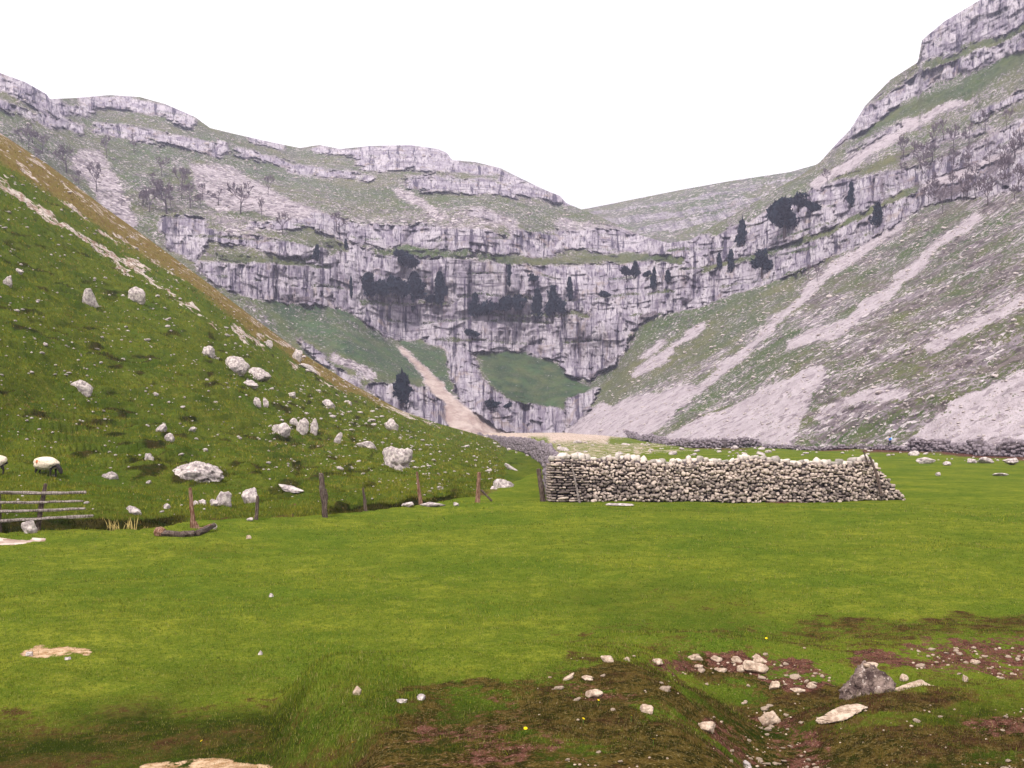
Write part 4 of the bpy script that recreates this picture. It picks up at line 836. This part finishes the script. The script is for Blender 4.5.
D = 42.; tag(obj('stick', pole_mesh('stick', [pxpt(881.5, 496, D), pxpt(877, 475, D+.2), pxpt(870, 457, D+.3)], [.07, .06, .045], M_POST, 24)), 'dark crooked pole propped on the tumbled right end of the meadow wall', 'stick')
D = 42.6; tag(obj('stick', pole_mesh('stick', [pxpt(868, 464, D), pxpt(863.5, 451, D)], [.045, .03], M_POST, 25)), 'short dark stick poking out of the wall top near its right end', 'stick')
# rail fence
D = 28.6; root = empty('rail_fence', pxpt(36, 535, D)); l0 = root.location.copy()
def rp_(*a): return pxpt(*a)-l0
for (b, t, w_) in [((36, 537, D), (45.5, 484, D), .085), ((-1, 533, D-.05), (-1, 492, D-.05), .07), ((-60, 534, D), (-58, 490, D), .08)]:
    obj('post', pole_mesh('post', [rp_(*b), rp_(*t)], [w_, w_*.9, w_*.6], M_POST, int(b[0]) % 50, rough=.4), root)
for y0, y1, x1, th in [(492.5, 492.5, 86, .045), (502.5, 501, 83, .035), (511.5, 508.5, 85, .04), (521, 515.5, 93, .045)]:
    pts = [rp_(-110, y0, D-.12), rp_(0, y0, D-.12), rp_(40, (y0+y1)/2+.7, D-.12), rp_(x1, y1, D-.12)]
    obj('rail', pole_mesh('rail', pts, [th, th*1.1, th, th*.9], M_RAIL, int(y0), rough=.6, seg=22), root)
tag(root, 'broken wooden fence of four grey horizontal rails on a leaning post at the left edge', 'fence')
def gl(px, py, dz=.07): return ground_at(px, py)[0]+Vector((0, 0, dz))
l0 = gl(185, 536, 0); root = empty('fallen_log', l0)
obj('trunk', pole_mesh('trunk', [gl(163, 536)-l0, gl(180, 537)-l0, gl(197, 536)-l0, gl(214, 530.5, .16)-l0], [.1, .09, .1, .075], M_POST, 31, n=9, rough=.35, seg=16), root)
obj('sawn_end', pole_mesh('sawn_end', [gl(157, 535.5, .1)-l0, gl(165, 536, .1)-l0], [.14, .15, .11], M_REDW, 32, n=9, seg=5, rough=.3), root)
obj('branch_stub', pole_mesh('branch_stub', [gl(196, 535)-l0, gl(205, 532, .14)-l0, gl(211, 532, .22)-l0], [.05, .045, .03], M_REDW, 33, seg=6), root)
tag(root, 'dark fallen log with a pale stubby left end lying before the red post', 'log')

# ------------------------------------------------------------------ trees
M_BARK = flat('dark bark', (.05, .035, .035), .9); M_TWIG = flat('grey purple twigs', (.15, .11, .13), .9)
def mat_yew():
    m = NT('yew foliage', .9); n = m.noise(9, 3); return m.out(m.mix(m.rng(n, .35, .65), (.003, .008, .02), (.01, .024, .034)))
M_YEW = mat_yew()
def yew(kind, seed):
    r = np.random.RandomState(seed); V = []; Fc = []; n = 1500; k = 0
    lob = [(r.uniform(-.28, .28), r.uniform(-.28, .28), r.uniform(.3, .8), r.uniform(.16, .27)) for _ in range(9)] if kind == 'round' else \
          [((1-z)*r.uniform(-.22, .22), (1-z)*r.uniform(-.22, .22), z, .09+.25*(1-z)) for z in np.linspace(.18, .93, 9)] if kind == 'cone' else \
          [(r.uniform(-.1, .1), r.uniform(-.1, .1), z, r.uniform(.13, .34)*(1 if z < .8 else .6)) for z in np.linspace(.15, .9, 9)]
    while k < n:
        lx, ly, lz, lr = lob[r.randint(len(lob))]; d = r.normal(size=3); d /= np.linalg.norm(d); q = r.uniform(.35, 1.12)**.6
        c = np.array([lx, ly, lz])+d*lr*q*np.array([1.25, 1.25, .62]); s = r.uniform(.035, .075)
        a = r.normal(size=3)*s; b = r.normal(size=3)*s; b[2] = abs(b[2])*1.2; i = len(V); V += [c-a*.8, c+a*.8, c+b]; Fc.append((i, i+1, i+2)); k += 1
    crown = newmesh('crown', V, Fc, M_YEW); trunk = pole_mesh('trunk', [(0, 0, -.1), (.02, 0, .25), (-.02, .01, .6)], [.05, .04, .02], M_BARK, seed, seg=6, n=6)
    return trunk, crown
YW = {k: [yew(k, s) for s in ss] for k, ss in (('round', (1, 2, 3)), ('cone', (4, 5)), ('column', (6, 7)))}
def plant_yew(kind, px, py, h_, w_, label, i, grp):
    p, D = gs.at(px, py); H_ = h_/F*D*1.05; W_ = w_/F*D*1.2
    root = empty('yew_tree' if kind != 'column' else 'juniper_tree', p-Vector((0, min(1.5, W_*.25), 0)), random.uniform(0, 6)); t, c = YW[kind][i % len(YW[kind])]
    a = obj('trunk', t, root); b = obj('crown', c, root); root.scale = (W_, W_, H_); tag(root, label, 'tree', grp); return root
GY = 'dark evergreens rooted on the cliff ledges'
yl = [('round', 405, 272, 24, 22, 'tall square-topped yew, highest of the dark group left of the cliff centre'),
 ('column', 370, 297, 22, 17, 'dark yew at the left end of the main cliff left ledge group'), ('round', 385, 301, 20, 16, 'dark yew between the left end and the middle of the left ledge group'),
 ('round', 400, 302, 30, 20, 'bushy yew under the square-topped one'), ('cone', 415, 299, 24, 20, 'yew at the right of the square-topped one with a ragged crown'),
 ('column', 413, 311, 14, 6, 'thin dark yew hanging lowest beneath the left ledge group'), ('cone', 440, 305, 30, 16, 'pointed yew standing right of the left ledge group'), ('round', 433, 307, 12, 14, 'low shrubby yew at the foot of the pointed one'),
 ('column', 475, 317, 22, 12, 'yew at the left end of the central ledge row'), ('round', 489, 318, 24, 18, 'broad yew, second of the central ledge row'), ('round', 505, 318, 24, 18, 'broad yew, third of the central ledge row'),
 ('round', 520, 315, 20, 14, 'dim small yew in the gap of the central ledge row'), ('cone', 537, 320, 28, 14, 'largest yew on the right of the central ledge row'), ('cone', 552, 317, 28, 13, 'forked yew beside the largest on the right of the central row'), ('round', 561, 318, 20, 10, 'small yew just right of the forked one'),
 ('column', 570, 301, 22, 7, 'narrow column of evergreen at the right end of the central row, standing higher'), ('column', 510, 286, 20, 6, 'thin pillar-like evergreen above the central ledge row'), ('round', 534, 284, 10, 10, 'small round yew high between the two thin pillars'),
 ('round', 605, 300, 11, 9, 'lone small round yew in the pale cliff right of centre'), ('round', 626, 279, 13, 12, 'left one of a touching pair of small yews near the cliff top right of centre'), ('cone', 635, 278, 15, 10, 'right one of a touching pair of small yews near the cliff top right of centre'),
 ('round', 647, 279, 10, 8, 'small yew just right of the touching pair'), ('cone', 654, 290, 20, 7, 'slanting narrow evergreen beyond the touching pair'), ('column', 668, 283, 12, 7, 'faint upright shrub rightmost in the line near the cliff top'),
 ('round', 472, 339, 11, 13, 'dark bush in a niche low in the main cliff, left of the green apron'), ('cone', 403, 405, 28, 25, 'lone dark spreading tree at the foot of the gorge on the lower crag'),
 ('round', 494, 410, 10, 14, 'left and larger of two bushes at the foot of the green apron'), ('round', 509, 409, 8, 8, 'right and smaller of two bushes at the foot of the green apron'),
 ('cone', 318, 261, 15, 8, 'small cone-shaped evergreen on the left terraces below the scree'), ('column', 351, 298, 20, 4, 'thin black evergreen in a crack left on the main cliff'), ('column', 346, 250, 10, 4, 'tiny thin evergreen on the ledge above the cracked corner'),
 ('round', 784, 238, 40, 30, 'biggest dark yew, spilling down the right-hand cliff band'), ('round', 797, 212, 17, 18, 'dark yew at the upper right shoulder of the biggest one'), ('round', 774, 216, 16, 10, 'small dark crown at the upper left shoulder of the biggest yew'), ('round', 811, 216, 15, 14, 'separate round yew just right of the biggest clump'),
 ('cone', 741, 246, 23, 12, 'pointed dark tree at the left of the right-hand cliff band'), ('column', 719, 269, 15, 6, 'left one of two narrow evergreens below the pointed tree'), ('column', 730, 272, 20, 8, 'right one of two narrow evergreens below the pointed tree'),
 ('round', 761, 277, 26, 17, 'dark reddish squarish yew under the biggest clump, by the green slope'), ('cone', 876, 227, 21, 13, 'lone dark yew at the right end of the cliff band'), ('column', 850, 206, 22, 7, 'dim evergreen in the shadowed cleft right of the round yew')]
for i, (kd, px, py, h_, w_, lab) in enumerate(yl): plant_yew(kd, px, py, h_, w_, lab, i, GY)

def bare(seed):
    r = np.random.RandomState(seed); V = []; Fc = []; T = []
    def limb(p, d, L, rad, lev):
        n = 3; q = p+d*L
        (T if lev == 0 else V_).append((p.copy(), q.copy(), rad, rad*.62))
        if lev >= 6: return
        for _ in range(3 if lev < 3 else 2+(r.rand() < .45)):
            dd = d+r.normal(size=3)*(.62 if lev < 3 else .75); dd[2] = abs(dd[2])*.8+.12; dd /= np.linalg.norm(dd); limb(q if r.rand() < .6 else p+d*L*.7, dd, L*r.uniform(.55, .82), rad*.6, lev+1)
    V_ = []; limb(np.array([0, 0, -.05]), np.array([r.uniform(-.2, .2), 0, 1.]), .3, .03, 0)
    def build(name, segs, mat):
        vs = []; fs = []
        for a, b, ra, rb in segs:
            ra = max(ra, .0075); rb = max(rb, .006); d = b-a; d = d/np.linalg.norm(d); u = np.cross(d, [.2, .8, .4]); u /= np.linalg.norm(u); w_ = np.cross(d, u); i = len(vs)
            for c, q in ((a, ra), (b, rb)):
                for k in range(3): an = 2.094*k; vs.append(c+(u*math.cos(an)+w_*math.sin(an))*q)
            for k in range(3): fs.append((i+k, i+(k+1) % 3, i+3+(k+1) % 3, i+3+k))
        return vs, fs, mat
    av = V_; mz = max(s[1][2] for s in av); mxr = max(max(abs(s[1][0]), abs(s[1][1])) for s in av)*2
    out = []
    for nm, sg, mt in (('trunk', T, M_BARK), ('branches', av, M_TWIG)):
        vs, fs, mt = build(nm, sg, mt); vs = np.array(vs)/np.array([mxr, mxr, mz]); out.append(newmesh(nm, vs, fs, mt))
    return out
BT = [bare(s) for s in range(11, 18)]
bl = [(68, 173, 26, 20, 'bare tree with a dark trunk rising just over the orange crest, upper left'), (97, 191, 26, 22, 'bare tree standing on the pale rock slope at upper left'), (80, 188, 16, 11, 'small faint bare sapling between the two big bare trees of the pale rock slope'),
 (107, 158, 22, 12, 'tall thin bare tree against green ground under the second rock band'), (135, 152, 16, 12, 'faint bare tree right of the tall thin one under the rock band'), (163, 176, 18, 13, 'faint slender bare tree on the fell above the dark thicket'),
 (182, 190, 22, 18, 'bare tree at the top of the dark thicket, left of the grey scree'), (167, 213, 30, 25, 'largest bare tree of the dark thicket at left'), (150, 211, 22, 18, 'bushy bare tree at the left of the dark thicket'), (191, 208, 22, 18, 'bare tree at the right of the dark thicket beside the pale rock'),
 (158, 196, 16, 14, 'dim bare tree in the back of the dark thicket'), (219, 205, 14, 14, 'small bent bare tree at the foot of the grey scree'), (241, 213, 30, 24, 'tallest bare tree in the middle of the grey scree'), (269, 195, 20, 12, 'slim bare tree on the right side of the grey scree'),
 (263, 218, 20, 8, 'leaning bare stem below the slim tree on the scree'), (283, 234, 20, 18, 'twiggy grey bush on the terraces right of the scree'), (338, 232, 18, 18, 'purplish twiggy bush on the upper rock band left of centre'), (30, 150, 20, 16, 'faint bare bush at far left above the crest'), (38, 162, 14, 14, 'dark scrubby bush on the crest line at far left'),
 (826, 184, 15, 10, 'small bare tree alone on the skyline of the right-hand fell'), (902, 160, 22, 18, 'dense bare tree at the left of the upper right grove'), (912, 158, 16, 11, 'bent bare tree next to the dense one in the upper right grove'), (934, 152, 26, 16, 'tall bare tree in the middle of the upper right grove'), (943, 140, 18, 12, 'bare tree above the tall one in the upper right grove'),
 (953, 150, 24, 14, 'bare tree third from the right of the upper grove'), (968, 146, 20, 14, 'bare tree second from the right of the upper grove'), (984, 130, 18, 12, 'small bare tree at the right end of the upper grove'), (1005, 128, 18, 14, 'bare tree on the rocky step near the right edge'), (932, 200, 20, 12, 'bare tree at the left end of the lower right grove'),
 (941, 214, 22, 14, 'low forked bare tree hanging below the lower right grove'), (950, 198, 22, 14, 'bare tree on dark rock in the lower right grove'), (962, 200, 26, 16, 'bare tree with spreading top in the lower right grove'), (974, 196, 20, 12, 'slim bare tree in the lower right grove before the pale pillar'), (986, 206, 26, 18, 'bare tree in front of the pale rock pillar'),
 (1002, 182, 26, 18, 'bare tree in the dark recess right of the pale pillar'), (1016, 192, 28, 14, 'tall bare tree at the right edge of the lower grove'), (1012, 162, 22, 16, 'bare tree over the dark recess near the right edge'), (808, 280, 14, 8, 'left of two faint bare saplings on the green slope by the scree stripe'), (816, 282, 16, 8, 'right of two faint bare saplings on the green slope by the scree stripe'),
 (920, 170, 22, 20, 'hazy brown thicket tree between the two right groves'), (1020, 150, 20, 14, 'bare tree high at the right edge above the recess')]
for i, (px, py, h_, w_, lab) in enumerate(bl):
    p, D = gs.at(px, py); root = empty('bare_tree', p-Vector((0, 1., 0)), random.uniform(0, 6)); t, c = BT[i % len(BT)]; obj('trunk', t, root); obj('branches', c, root); H_ = h_/F*D*1.1; W_ = w_/F*D*1.15
    root.scale = (W_, W_, H_); tag(root, lab, 'tree', 'leafless trees on the fell and crags')

NTH = 'first second third fourth fifth sixth seventh eighth ninth tenth eleventh twelfth thirteenth fourteenth fifteenth sixteenth seventeenth eighteenth nineteenth twentieth twenty-first twenty-second'.split()
for lo_, hi_, nn_, lab in (([138, 182], [205, 214], 14, 'leafless scrub tree in the purple thicket left of the grey scree'), ([892, 150], [1022, 182], 22, 'leafless scrub tree in the hazy upper right grove'), ([925, 182], [1022, 206], 12, 'leafless scrub tree in the lower right grove by the pale pillar'), ([20, 140], [62, 176], 5, 'leafless scrub tree just over the far left crest')):
    for q, px in enumerate(sorted(random.uniform(lo_[0], hi_[0]) for _ in range(nn_))):
        py = random.uniform(lo_[1], hi_[1]); h_ = random.uniform(10, 19)
        p, D = gs.at(px, py); root = empty('bare_tree', p-Vector((0, 1., 0)), random.uniform(0, 6)); t, c = BT[(q+3) % len(BT)]; obj('trunk', t, root); obj('branches', c, root)
        root.scale = (h_*.9/F*D,)*2+(h_/F*D,); tag(root, lab+', '+NTH[q]+' from left', 'tree', 'leafless scrub of the '+('left' if px < 500 else 'right')+' fell')
# ------------------------------------------------------------------ figures and sheep
def skin_body(name, J, E, mat, parent=None, sub=2):
    me = bpy.data.meshes.new(name); me.from_pydata([j[:3] for j in J], E, []); o = obj(name, me, parent); me.materials.append(mat)
    o.modifiers.new('skin', 'SKIN'); sv = me.skin_vertices[0].data if me.skin_vertices else None
    if sv is None:
        bm = bmesh.new(); bm.from_mesh(me); bm.verts.layers.skin.verify(); bm.to_mesh(me); bm.free(); sv = me.skin_vertices[0].data
    for k, j in enumerate(J): sv[k].radius = (j[3], j[4] if len(j) > 4 else j[3]); sv[k].use_root = k == 0
    s = o.modifiers.new('sub', 'SUBSURF'); s.levels = sub; s.render_levels = sub
    for p in me.polygons: p.use_smooth = True
    return o
M_SKIN = flat('skin', (.5, .3, .23)); M_SHOE = flat('boots', (.03, .02, .02)); M_HAIR = flat('hair', (.04, .025, .015))
def hiker(px, py, jacket, trouser, pack, label, face_to, Dp=None, hgt=1.72):
    p, D = (gs.at(px, py) if Dp is None else Dp)
    root = empty('person', p, face_to); k = hgt/1.75
    J = [(0, 0, .95, .13, .1), (0, 0, 1.2, .13, .1), (0, 0, 1.42, .14, .09), (0, 0, 1.52, .05), (0, .03, 1.60, .085, .1), (0, .04, 1.70, .08, .09),
         (.1, 0, .88, .085), (.1, .17, .5, .06), (.1, .14, .09, .04), (.1, .28, .04, .035), (-.1, 0, .88, .085), (-.1, -.12, .5, .06), (-.1, -.3, .12, .04), (-.1, -.2, .05, .035),
         (.2, 0, 1.4, .06), (.25, -.12, 1.14, .045), (.24, .03, .93, .032), (.24, .09, .88, .035), (-.2, 0, 1.4, .06), (-.25, .1, 1.14, .045), (-.22, .28, 1.0, .032), (-.22, .34, .99, .035)]
    E = [(0, 1), (1, 2), (2, 3), (3, 4), (4, 5), (0, 6), (6, 7), (7, 8), (8, 9), (0, 10), (10, 11), (11, 12), (12, 13), (2, 14), (14, 15), (15, 16), (16, 17), (2, 18), (18, 19), (19, 20), (20, 21)]
    skin_body('body', J, E, M_SKIN, root)
    g = 1.28
    Jj = [(x, y, z, r_[0]*g, (r_[1] if len(r_) > 1 else r_[0])*g) for x, y, z, *r_ in [J[0], J[1], J[2], J[14], J[15], J[16], J[18], J[19], J[20]]]
    skin_body('jacket', Jj, [(0, 1), (1, 2), (2, 3), (3, 4), (4, 5), (2, 6), (6, 7), (7, 8)], jacket, root)
    Jt = [(x, y, z, r_[0]*1.25, (r_[1] if len(r_) > 1 else r_[0])*1.25) for x, y, z, *r_ in [J[0], J[6], J[7], J[8], J[10], J[11], J[12]]]
    skin_body('trousers', Jt, [(0, 1), (1, 2), (2, 3), (0, 4), (4, 5), (5, 6)], trouser, root)
    hm = stone_mesh('hair', 3, (.21, .24, .2), M_HAIR, 3, rough=.03, cuts=0, fine=.03); obj('hair', hm, root, (0, .01, 1.7))
    if pack: obj('rucksack', stone_mesh('rucksack', 5, (.34, .26, .5), pack, 3, rough=.06, cuts=2, fine=.02), root, (0, -.24, 1.27))
    root.scale = (k, k, k); tag(root, label, 'person')
hiker(890, 447.5, flat('bright blue jacket', (.02, .16, .62)), flat('dark trousers', (.02, .02, .03)), flat('pale blue rucksack', (.5, .72, .85)), 'walker in a bright blue jacket with a pale rucksack below the right-hand scree', R(100), hgt=1.8)
g_, D_ = ground_at(534.5, 434.5); hiker(534.5, 434.5, flat('dark red jacket', (.35, .02, .05)), flat('dull trousers', (.08, .06, .08)), None, 'distant walker in a dark red top in the mouth of the gorge', R(80), Dp=(g_, D_))

M_FLEECE = flat('cream fleece', (.68, .58, .46), .95); M_FACE = flat('black sheep face', (.03, .025, .025)); M_RAD = flat('orange raddle mark', (.5, .16, .07))
def sheep(px, py, rz, label, place=None):
    p, D = lh.at(px, py); root = empty('sheep', p-Vector((0, 0, .06)), rz); root.scale = (1, 1, .88)
    J = [(-.42, 0, .62, .15), (0, 0, .64, .17), (.36, 0, .62, .15), (.55, 0, .55, .09), (.68, 0, .34, .075), (.74, 0, .16, .05), (.7, .09, .38, .02), (.7, -.09, .38, .02),
         (.34, .12, .4, .055), (.34, .12, .2, .032), (.36, .12, .02, .034), (.32, -.12, .4, .055), (.3, -.12, .2, .032), (.28, -.12, .02, .034),
         (-.38, .12, .42, .07), (-.46, .12, .24, .034), (-.43, .12, .02, .034), (-.36, -.12, .42, .07), (-.44, -.12, .24, .034), (-.4, -.12, .02, .034), (-.6, 0, .52, .035)]
    E = [(0, 1), (1, 2), (2, 3), (3, 4), (4, 5), (4, 6), (4, 7), (2, 8), (8, 9), (9, 10), (2, 11), (11, 12), (12, 13), (0, 14), (14, 15), (15, 16), (0, 17), (17, 18), (18, 19), (0, 20)]
    skin_body('body', J, E, M_FACE, root)
    v = stone_shape(4, 77, .1, 0, 0, .05)*np.array([.58, .3, .31]); v[:, 2] += .02*np.cos(v[:, 0]*3); fl = obj('fleece', newmesh('fleece', v, ICO[4][1], M_FLEECE, True), root, (-.03, 0, .62))
    obj('colour_mark', newmesh('colour_mark', stone_shape(3, 78, .2, 0)*np.array([.07, .05, .09]), ICO[3][1], M_RAD, True), root, (-.22, -.235, .7))
    tag(root, label, 'sheep', 'sheep grazing on the hillside')
sheep(46, 474.5, R(-18), 'cream black-faced sheep with an orange mark grazing above the rail fence')
sheep(-9, 474, R(200), 'sheep cut off by the left edge of the picture above the rails')

# ------------------------------------------------------------------ flowers, dry stalks
M_YEL = flat('dandelion yellow', (.85, .6, .01)); M_STEM = flat('green stem', (.08, .15, .02)); M_STRAW = flat('straw stalk', (.5, .38, .14))
def flower_mesh():
    V = []; Fc = []
    for L_, n, r_, z in ((0, 14, 1, 0), (1, 11, .7, .18), (2, 7, .4, .3)):
        for k in range(n):
            a = 6.283*k/n+L_*.3; i = len(V); V += [(0, 0, z), (math.cos(a-.2)*r_, math.sin(a-.2)*r_, z+.15), (math.cos(a)*r_*1.1, math.sin(a)*r_*1.1, z+.12), (math.cos(a+.2)*r_, math.sin(a+.2)*r_, z+.15)]; Fc.append((i, i+1, i+2, i+3))
    return newmesh('flower_head', V, Fc, M_YEL)
FM = flower_mesh(); SM_ = pole_mesh('stem', [(0, 0, -.02), (.004, 0, .05)], [.003, .002], M_STEM, 1, n=5, seg=3)
DL = ['brightest dandelion on the left of the foreground knoll', 'dandelion in lush grass right of the brightest one', 'dandelion below the rounded pinkish stone', 'large dandelion near the bottom edge of the knoll', 'dandelion at the dark left lip of the knoll', 'left one of two dandelions in the lower left turf', 'dandelion in short turf above the scatter of slabs', 'faint dandelion beside the jagged buff stone', 'faint dandelion on short turf above the left knoll', 'right one of two dandelions in the lower left turf']
for i, (px, py, s) in enumerate([(525, 735, 2.9), (583, 725, 2.2), (631, 722, 2.2), (653, 746, 3), (352, 749, 2.8), (201, 746, 2), (766, 642, 2), (598, 706, 1.8), (560, 650, 1.6), (240, 742, 1.6)]):
    p, D = ground_at(px, py); root = empty('dandelion', p); obj('stem', SM_, root); f_ = obj('flower_head', FM, root, (.004, 0, .05)); q = s/F*D/1.6; f_.scale = (q, q, q); f_.rotation_euler = (R(30), 0, i); tag(root, DL[i], 'flower', 'dandelions in the foreground turf')
def stalks(px, py, n, sp, h_, label, name='dry_grass_clump'):
    p, D = lh.at(px, py); V = []; Fc = []
    for _ in range(n):
        x = random.gauss(0, sp); y = random.gauss(0, sp*.5); hh = h_*random.uniform(.5, 1); lx = random.gauss(0, .12); w_ = .009; i = len(V)
        V += [(x-w_, y, -.08), (x+w_, y, -.08), (x+w_+lx*.5, y, hh*.6), (x-w_+lx*.5, y, hh*.6), (x+lx, y-.03, hh)]; Fc += [(i, i+1, i+2, i+2), (i, i+2, i+3, i+3), (i+3, i+2, i+4, i+4)]
    me = bpy.data.meshes.new(name); me.from_pydata(V, [], [tuple(dict.fromkeys(f)) for f in Fc]); me.materials.append(M_STRAW); tag(obj(name, me, None, p), label, 'plant')
stalks(114, 531, 26, .16, .45, 'tuft of straw-coloured dead stalks leaning over the dark beck bank'); stalks(131, 530, 14, .1, .5, 'thinner straw tuft right of the larger dead tuft on the bank'); stalks(146, 530, 6, .05, .2, 'smallest wisp of dead straw on the bank before the log')

# ------------------------------------------------------------------ grass blades
def mat_blade():
    m = NT('grass blades', .9); m.b.inputs['Specular IOR Level'].default_value = 0; a = m.attr('col'); m.l(a.outputs['Color'], m.b.inputs['Base Color']); return m.m
M_BLADE = mat_blade()
def grass(name, P, Dd, hgt_, colr, blades=3, wk=1.):
    n = len(P); N = n*blades; P = np.repeat(P, blades, 0); Dd = np.repeat(Dd, blades); hh = np.repeat(hgt_, blades)*rng.uniform(.55, 1.15, N); cc = np.repeat(colr, blades, 0)*rng.uniform(.7, 1.3, (N, 1))
    a = rng.uniform(0, 6.283, N); wd = np.maximum(.003, .55*Dd/F)*wk*rng.uniform(.7, 1.2, N); off = rng.normal(0, 1, (N, 2))*(.02+.0012*Dd)[:, None]
    b = P.copy(); b[:, :2] += off; dx = np.cos(a)*wd/2; dy = np.sin(a)*wd/2; ln = rng.normal(0, .35, (N, 2))*hh[:, None]
    v0 = b+np.c_[-dx, -dy, -.01+0*dx]; v1 = b+np.c_[dx, dy, -.01+0*dx]; v2 = b+np.c_[ln[:, 0], ln[:, 1], hh]
    V = np.stack([v0, v1, v2], 1).reshape(-1, 3); Fc = np.arange(N*3).reshape(-1, 3)
    tag(obj(name, newmesh(name, V, Fc, M_BLADE, False, {'col': np.repeat(cc, 3, 0)})), kind='stuff')
n = 125000; px = rng.uniform(-70, 1094, n); py = 503+(850-503)*rng.beta(1.05, 1.1, n); D = 2987/(py-HY)
i = np.clip(np.searchsorted(rowD_, D), 0, GS.shape[0]-1); j = np.clip(np.searchsorted(cols_, px), 0, GS.shape[1]-1); so_ = GS[i, j]; br_ = GB_[i, j]; gv = GG[i, j]
X = (px-CX)/F*D; Z = H(X, D); s_ = xb(D)-X
keep = (rng.rand(n) > so_*1.15) & (gv < .3) & (s_ < .15); lush = perlin(X/3, D/3, 4)+.5*perlin(X/.8, D/.8, 6)
t = np.clip(.5+.4*lush+rng.normal(0, .45, n), 0, 1)[:, None]; gc = (1-t)*np.array([.055, .095, .01])+t*np.array([.24, .25, .028]); gc = gc*(1-.5*np.clip(GL[i, j], 0, 1))[:, None]
straw = rng.rand(n) < .09; gc[straw] = [.26, .23, .08]; dkt = rng.rand(n) < .12; gc[dkt] *= .45
bm_ = (br_+.35*perlin(X/1.1, D/1.1, 3)+rng.normal(0, .15, n)) > .45; bc = np.array([[.025, .025, .006], [.07, .05, .013], [.2, .15, .06], [.035, .06, .006]])[rng.randint(0, 4, n)]; gc[bm_] = bc[bm_]*.8
hg = (.015+.001*D)*(1+.6*np.clip(lush, -1, 1))*np.where(bm_, .8, 1)
hg = hg*np.where((px > 270) & (px < 420) & (py > 690) & ~bm_, 1.8, 1)
k = keep; grass('grass', np.c_[X, D, Z][k], D[k], hg[k], gc[k])
# hillside grass
n = 60000; jj = rng.randint(40, len(lh.cols)-30, n); ii = (lh.n*rng.beta(1, 1.25, n)).astype(int).clip(2, lh.n-8); P = lh.W[ii, jj]; D = P[:, 1]
X, Y, Z = P.T; lush = perlin(X/3.5, Y/5, Z/1.2)+.4*perlin(X, Y, Z); t = np.clip(.5+.6*lush+rng.normal(0, .25, n), 0, 1)[:, None]
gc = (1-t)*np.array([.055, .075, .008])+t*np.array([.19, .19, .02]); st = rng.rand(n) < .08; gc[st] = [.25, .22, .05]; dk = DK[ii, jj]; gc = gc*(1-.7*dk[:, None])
bh = HB[ii, jj]+rng.normal(0, .2, n) > .45; gc[bh] = np.array([[.2, .12, .035], [.12, .1, .02], [.28, .2, .08]])[rng.randint(0, 3, n)][bh]
k = (HG[ii, jj] < .4); grass('hillside_grass', P[k], D[k], (.05+.0016*D[k])*(1+.5*np.clip(lush[k], -1, 1)), gc[k], 3, 1.2)
#@@END

# ------------------------------------------------------------------ air
def haze():
    bm = bmesh.new(); bmesh.ops.create_cube(bm, size=1); me = bpy.data.meshes.new('haze'); bm.to_mesh(me); bm.free()
    allv = [o.matrix_world @ Vector(c) for o in bpy.data.objects if o.type == 'MESH' and o.name != 'moor' for c in o.bound_box]
    lo = Vector([min(v[i] for v in allv)-5 for i in range(3)]); hi = Vector([max(v[i] for v in allv)+5 for i in range(3)])
    lo.x = min(lo.x, -3010); hi.x = max(hi.x, 3010); lo.y = -3010; hi.y = max(hi.y, 4010); lo.z = min(-10, lo.z)
    o = obj('haze', me); o.location = (lo+hi)/2; o.scale = hi-lo
    m = bpy.data.materials.new('haze air'); m.use_nodes = True; t = m.node_tree; t.nodes.clear()
    v = t.nodes.new('ShaderNodeVolumePrincipled'); v.inputs['Color'].default_value = (.74, .73, 1, 1); v.inputs['Density'].default_value = HAZE; v.inputs['Anisotropy'].default_value = .2
    q = t.nodes.new('ShaderNodeOutputMaterial'); t.links.new(v.outputs[0], q.inputs['Volume']); me.materials.append(m); tag(o, kind='stuff')
HAZE = .00042
haze()
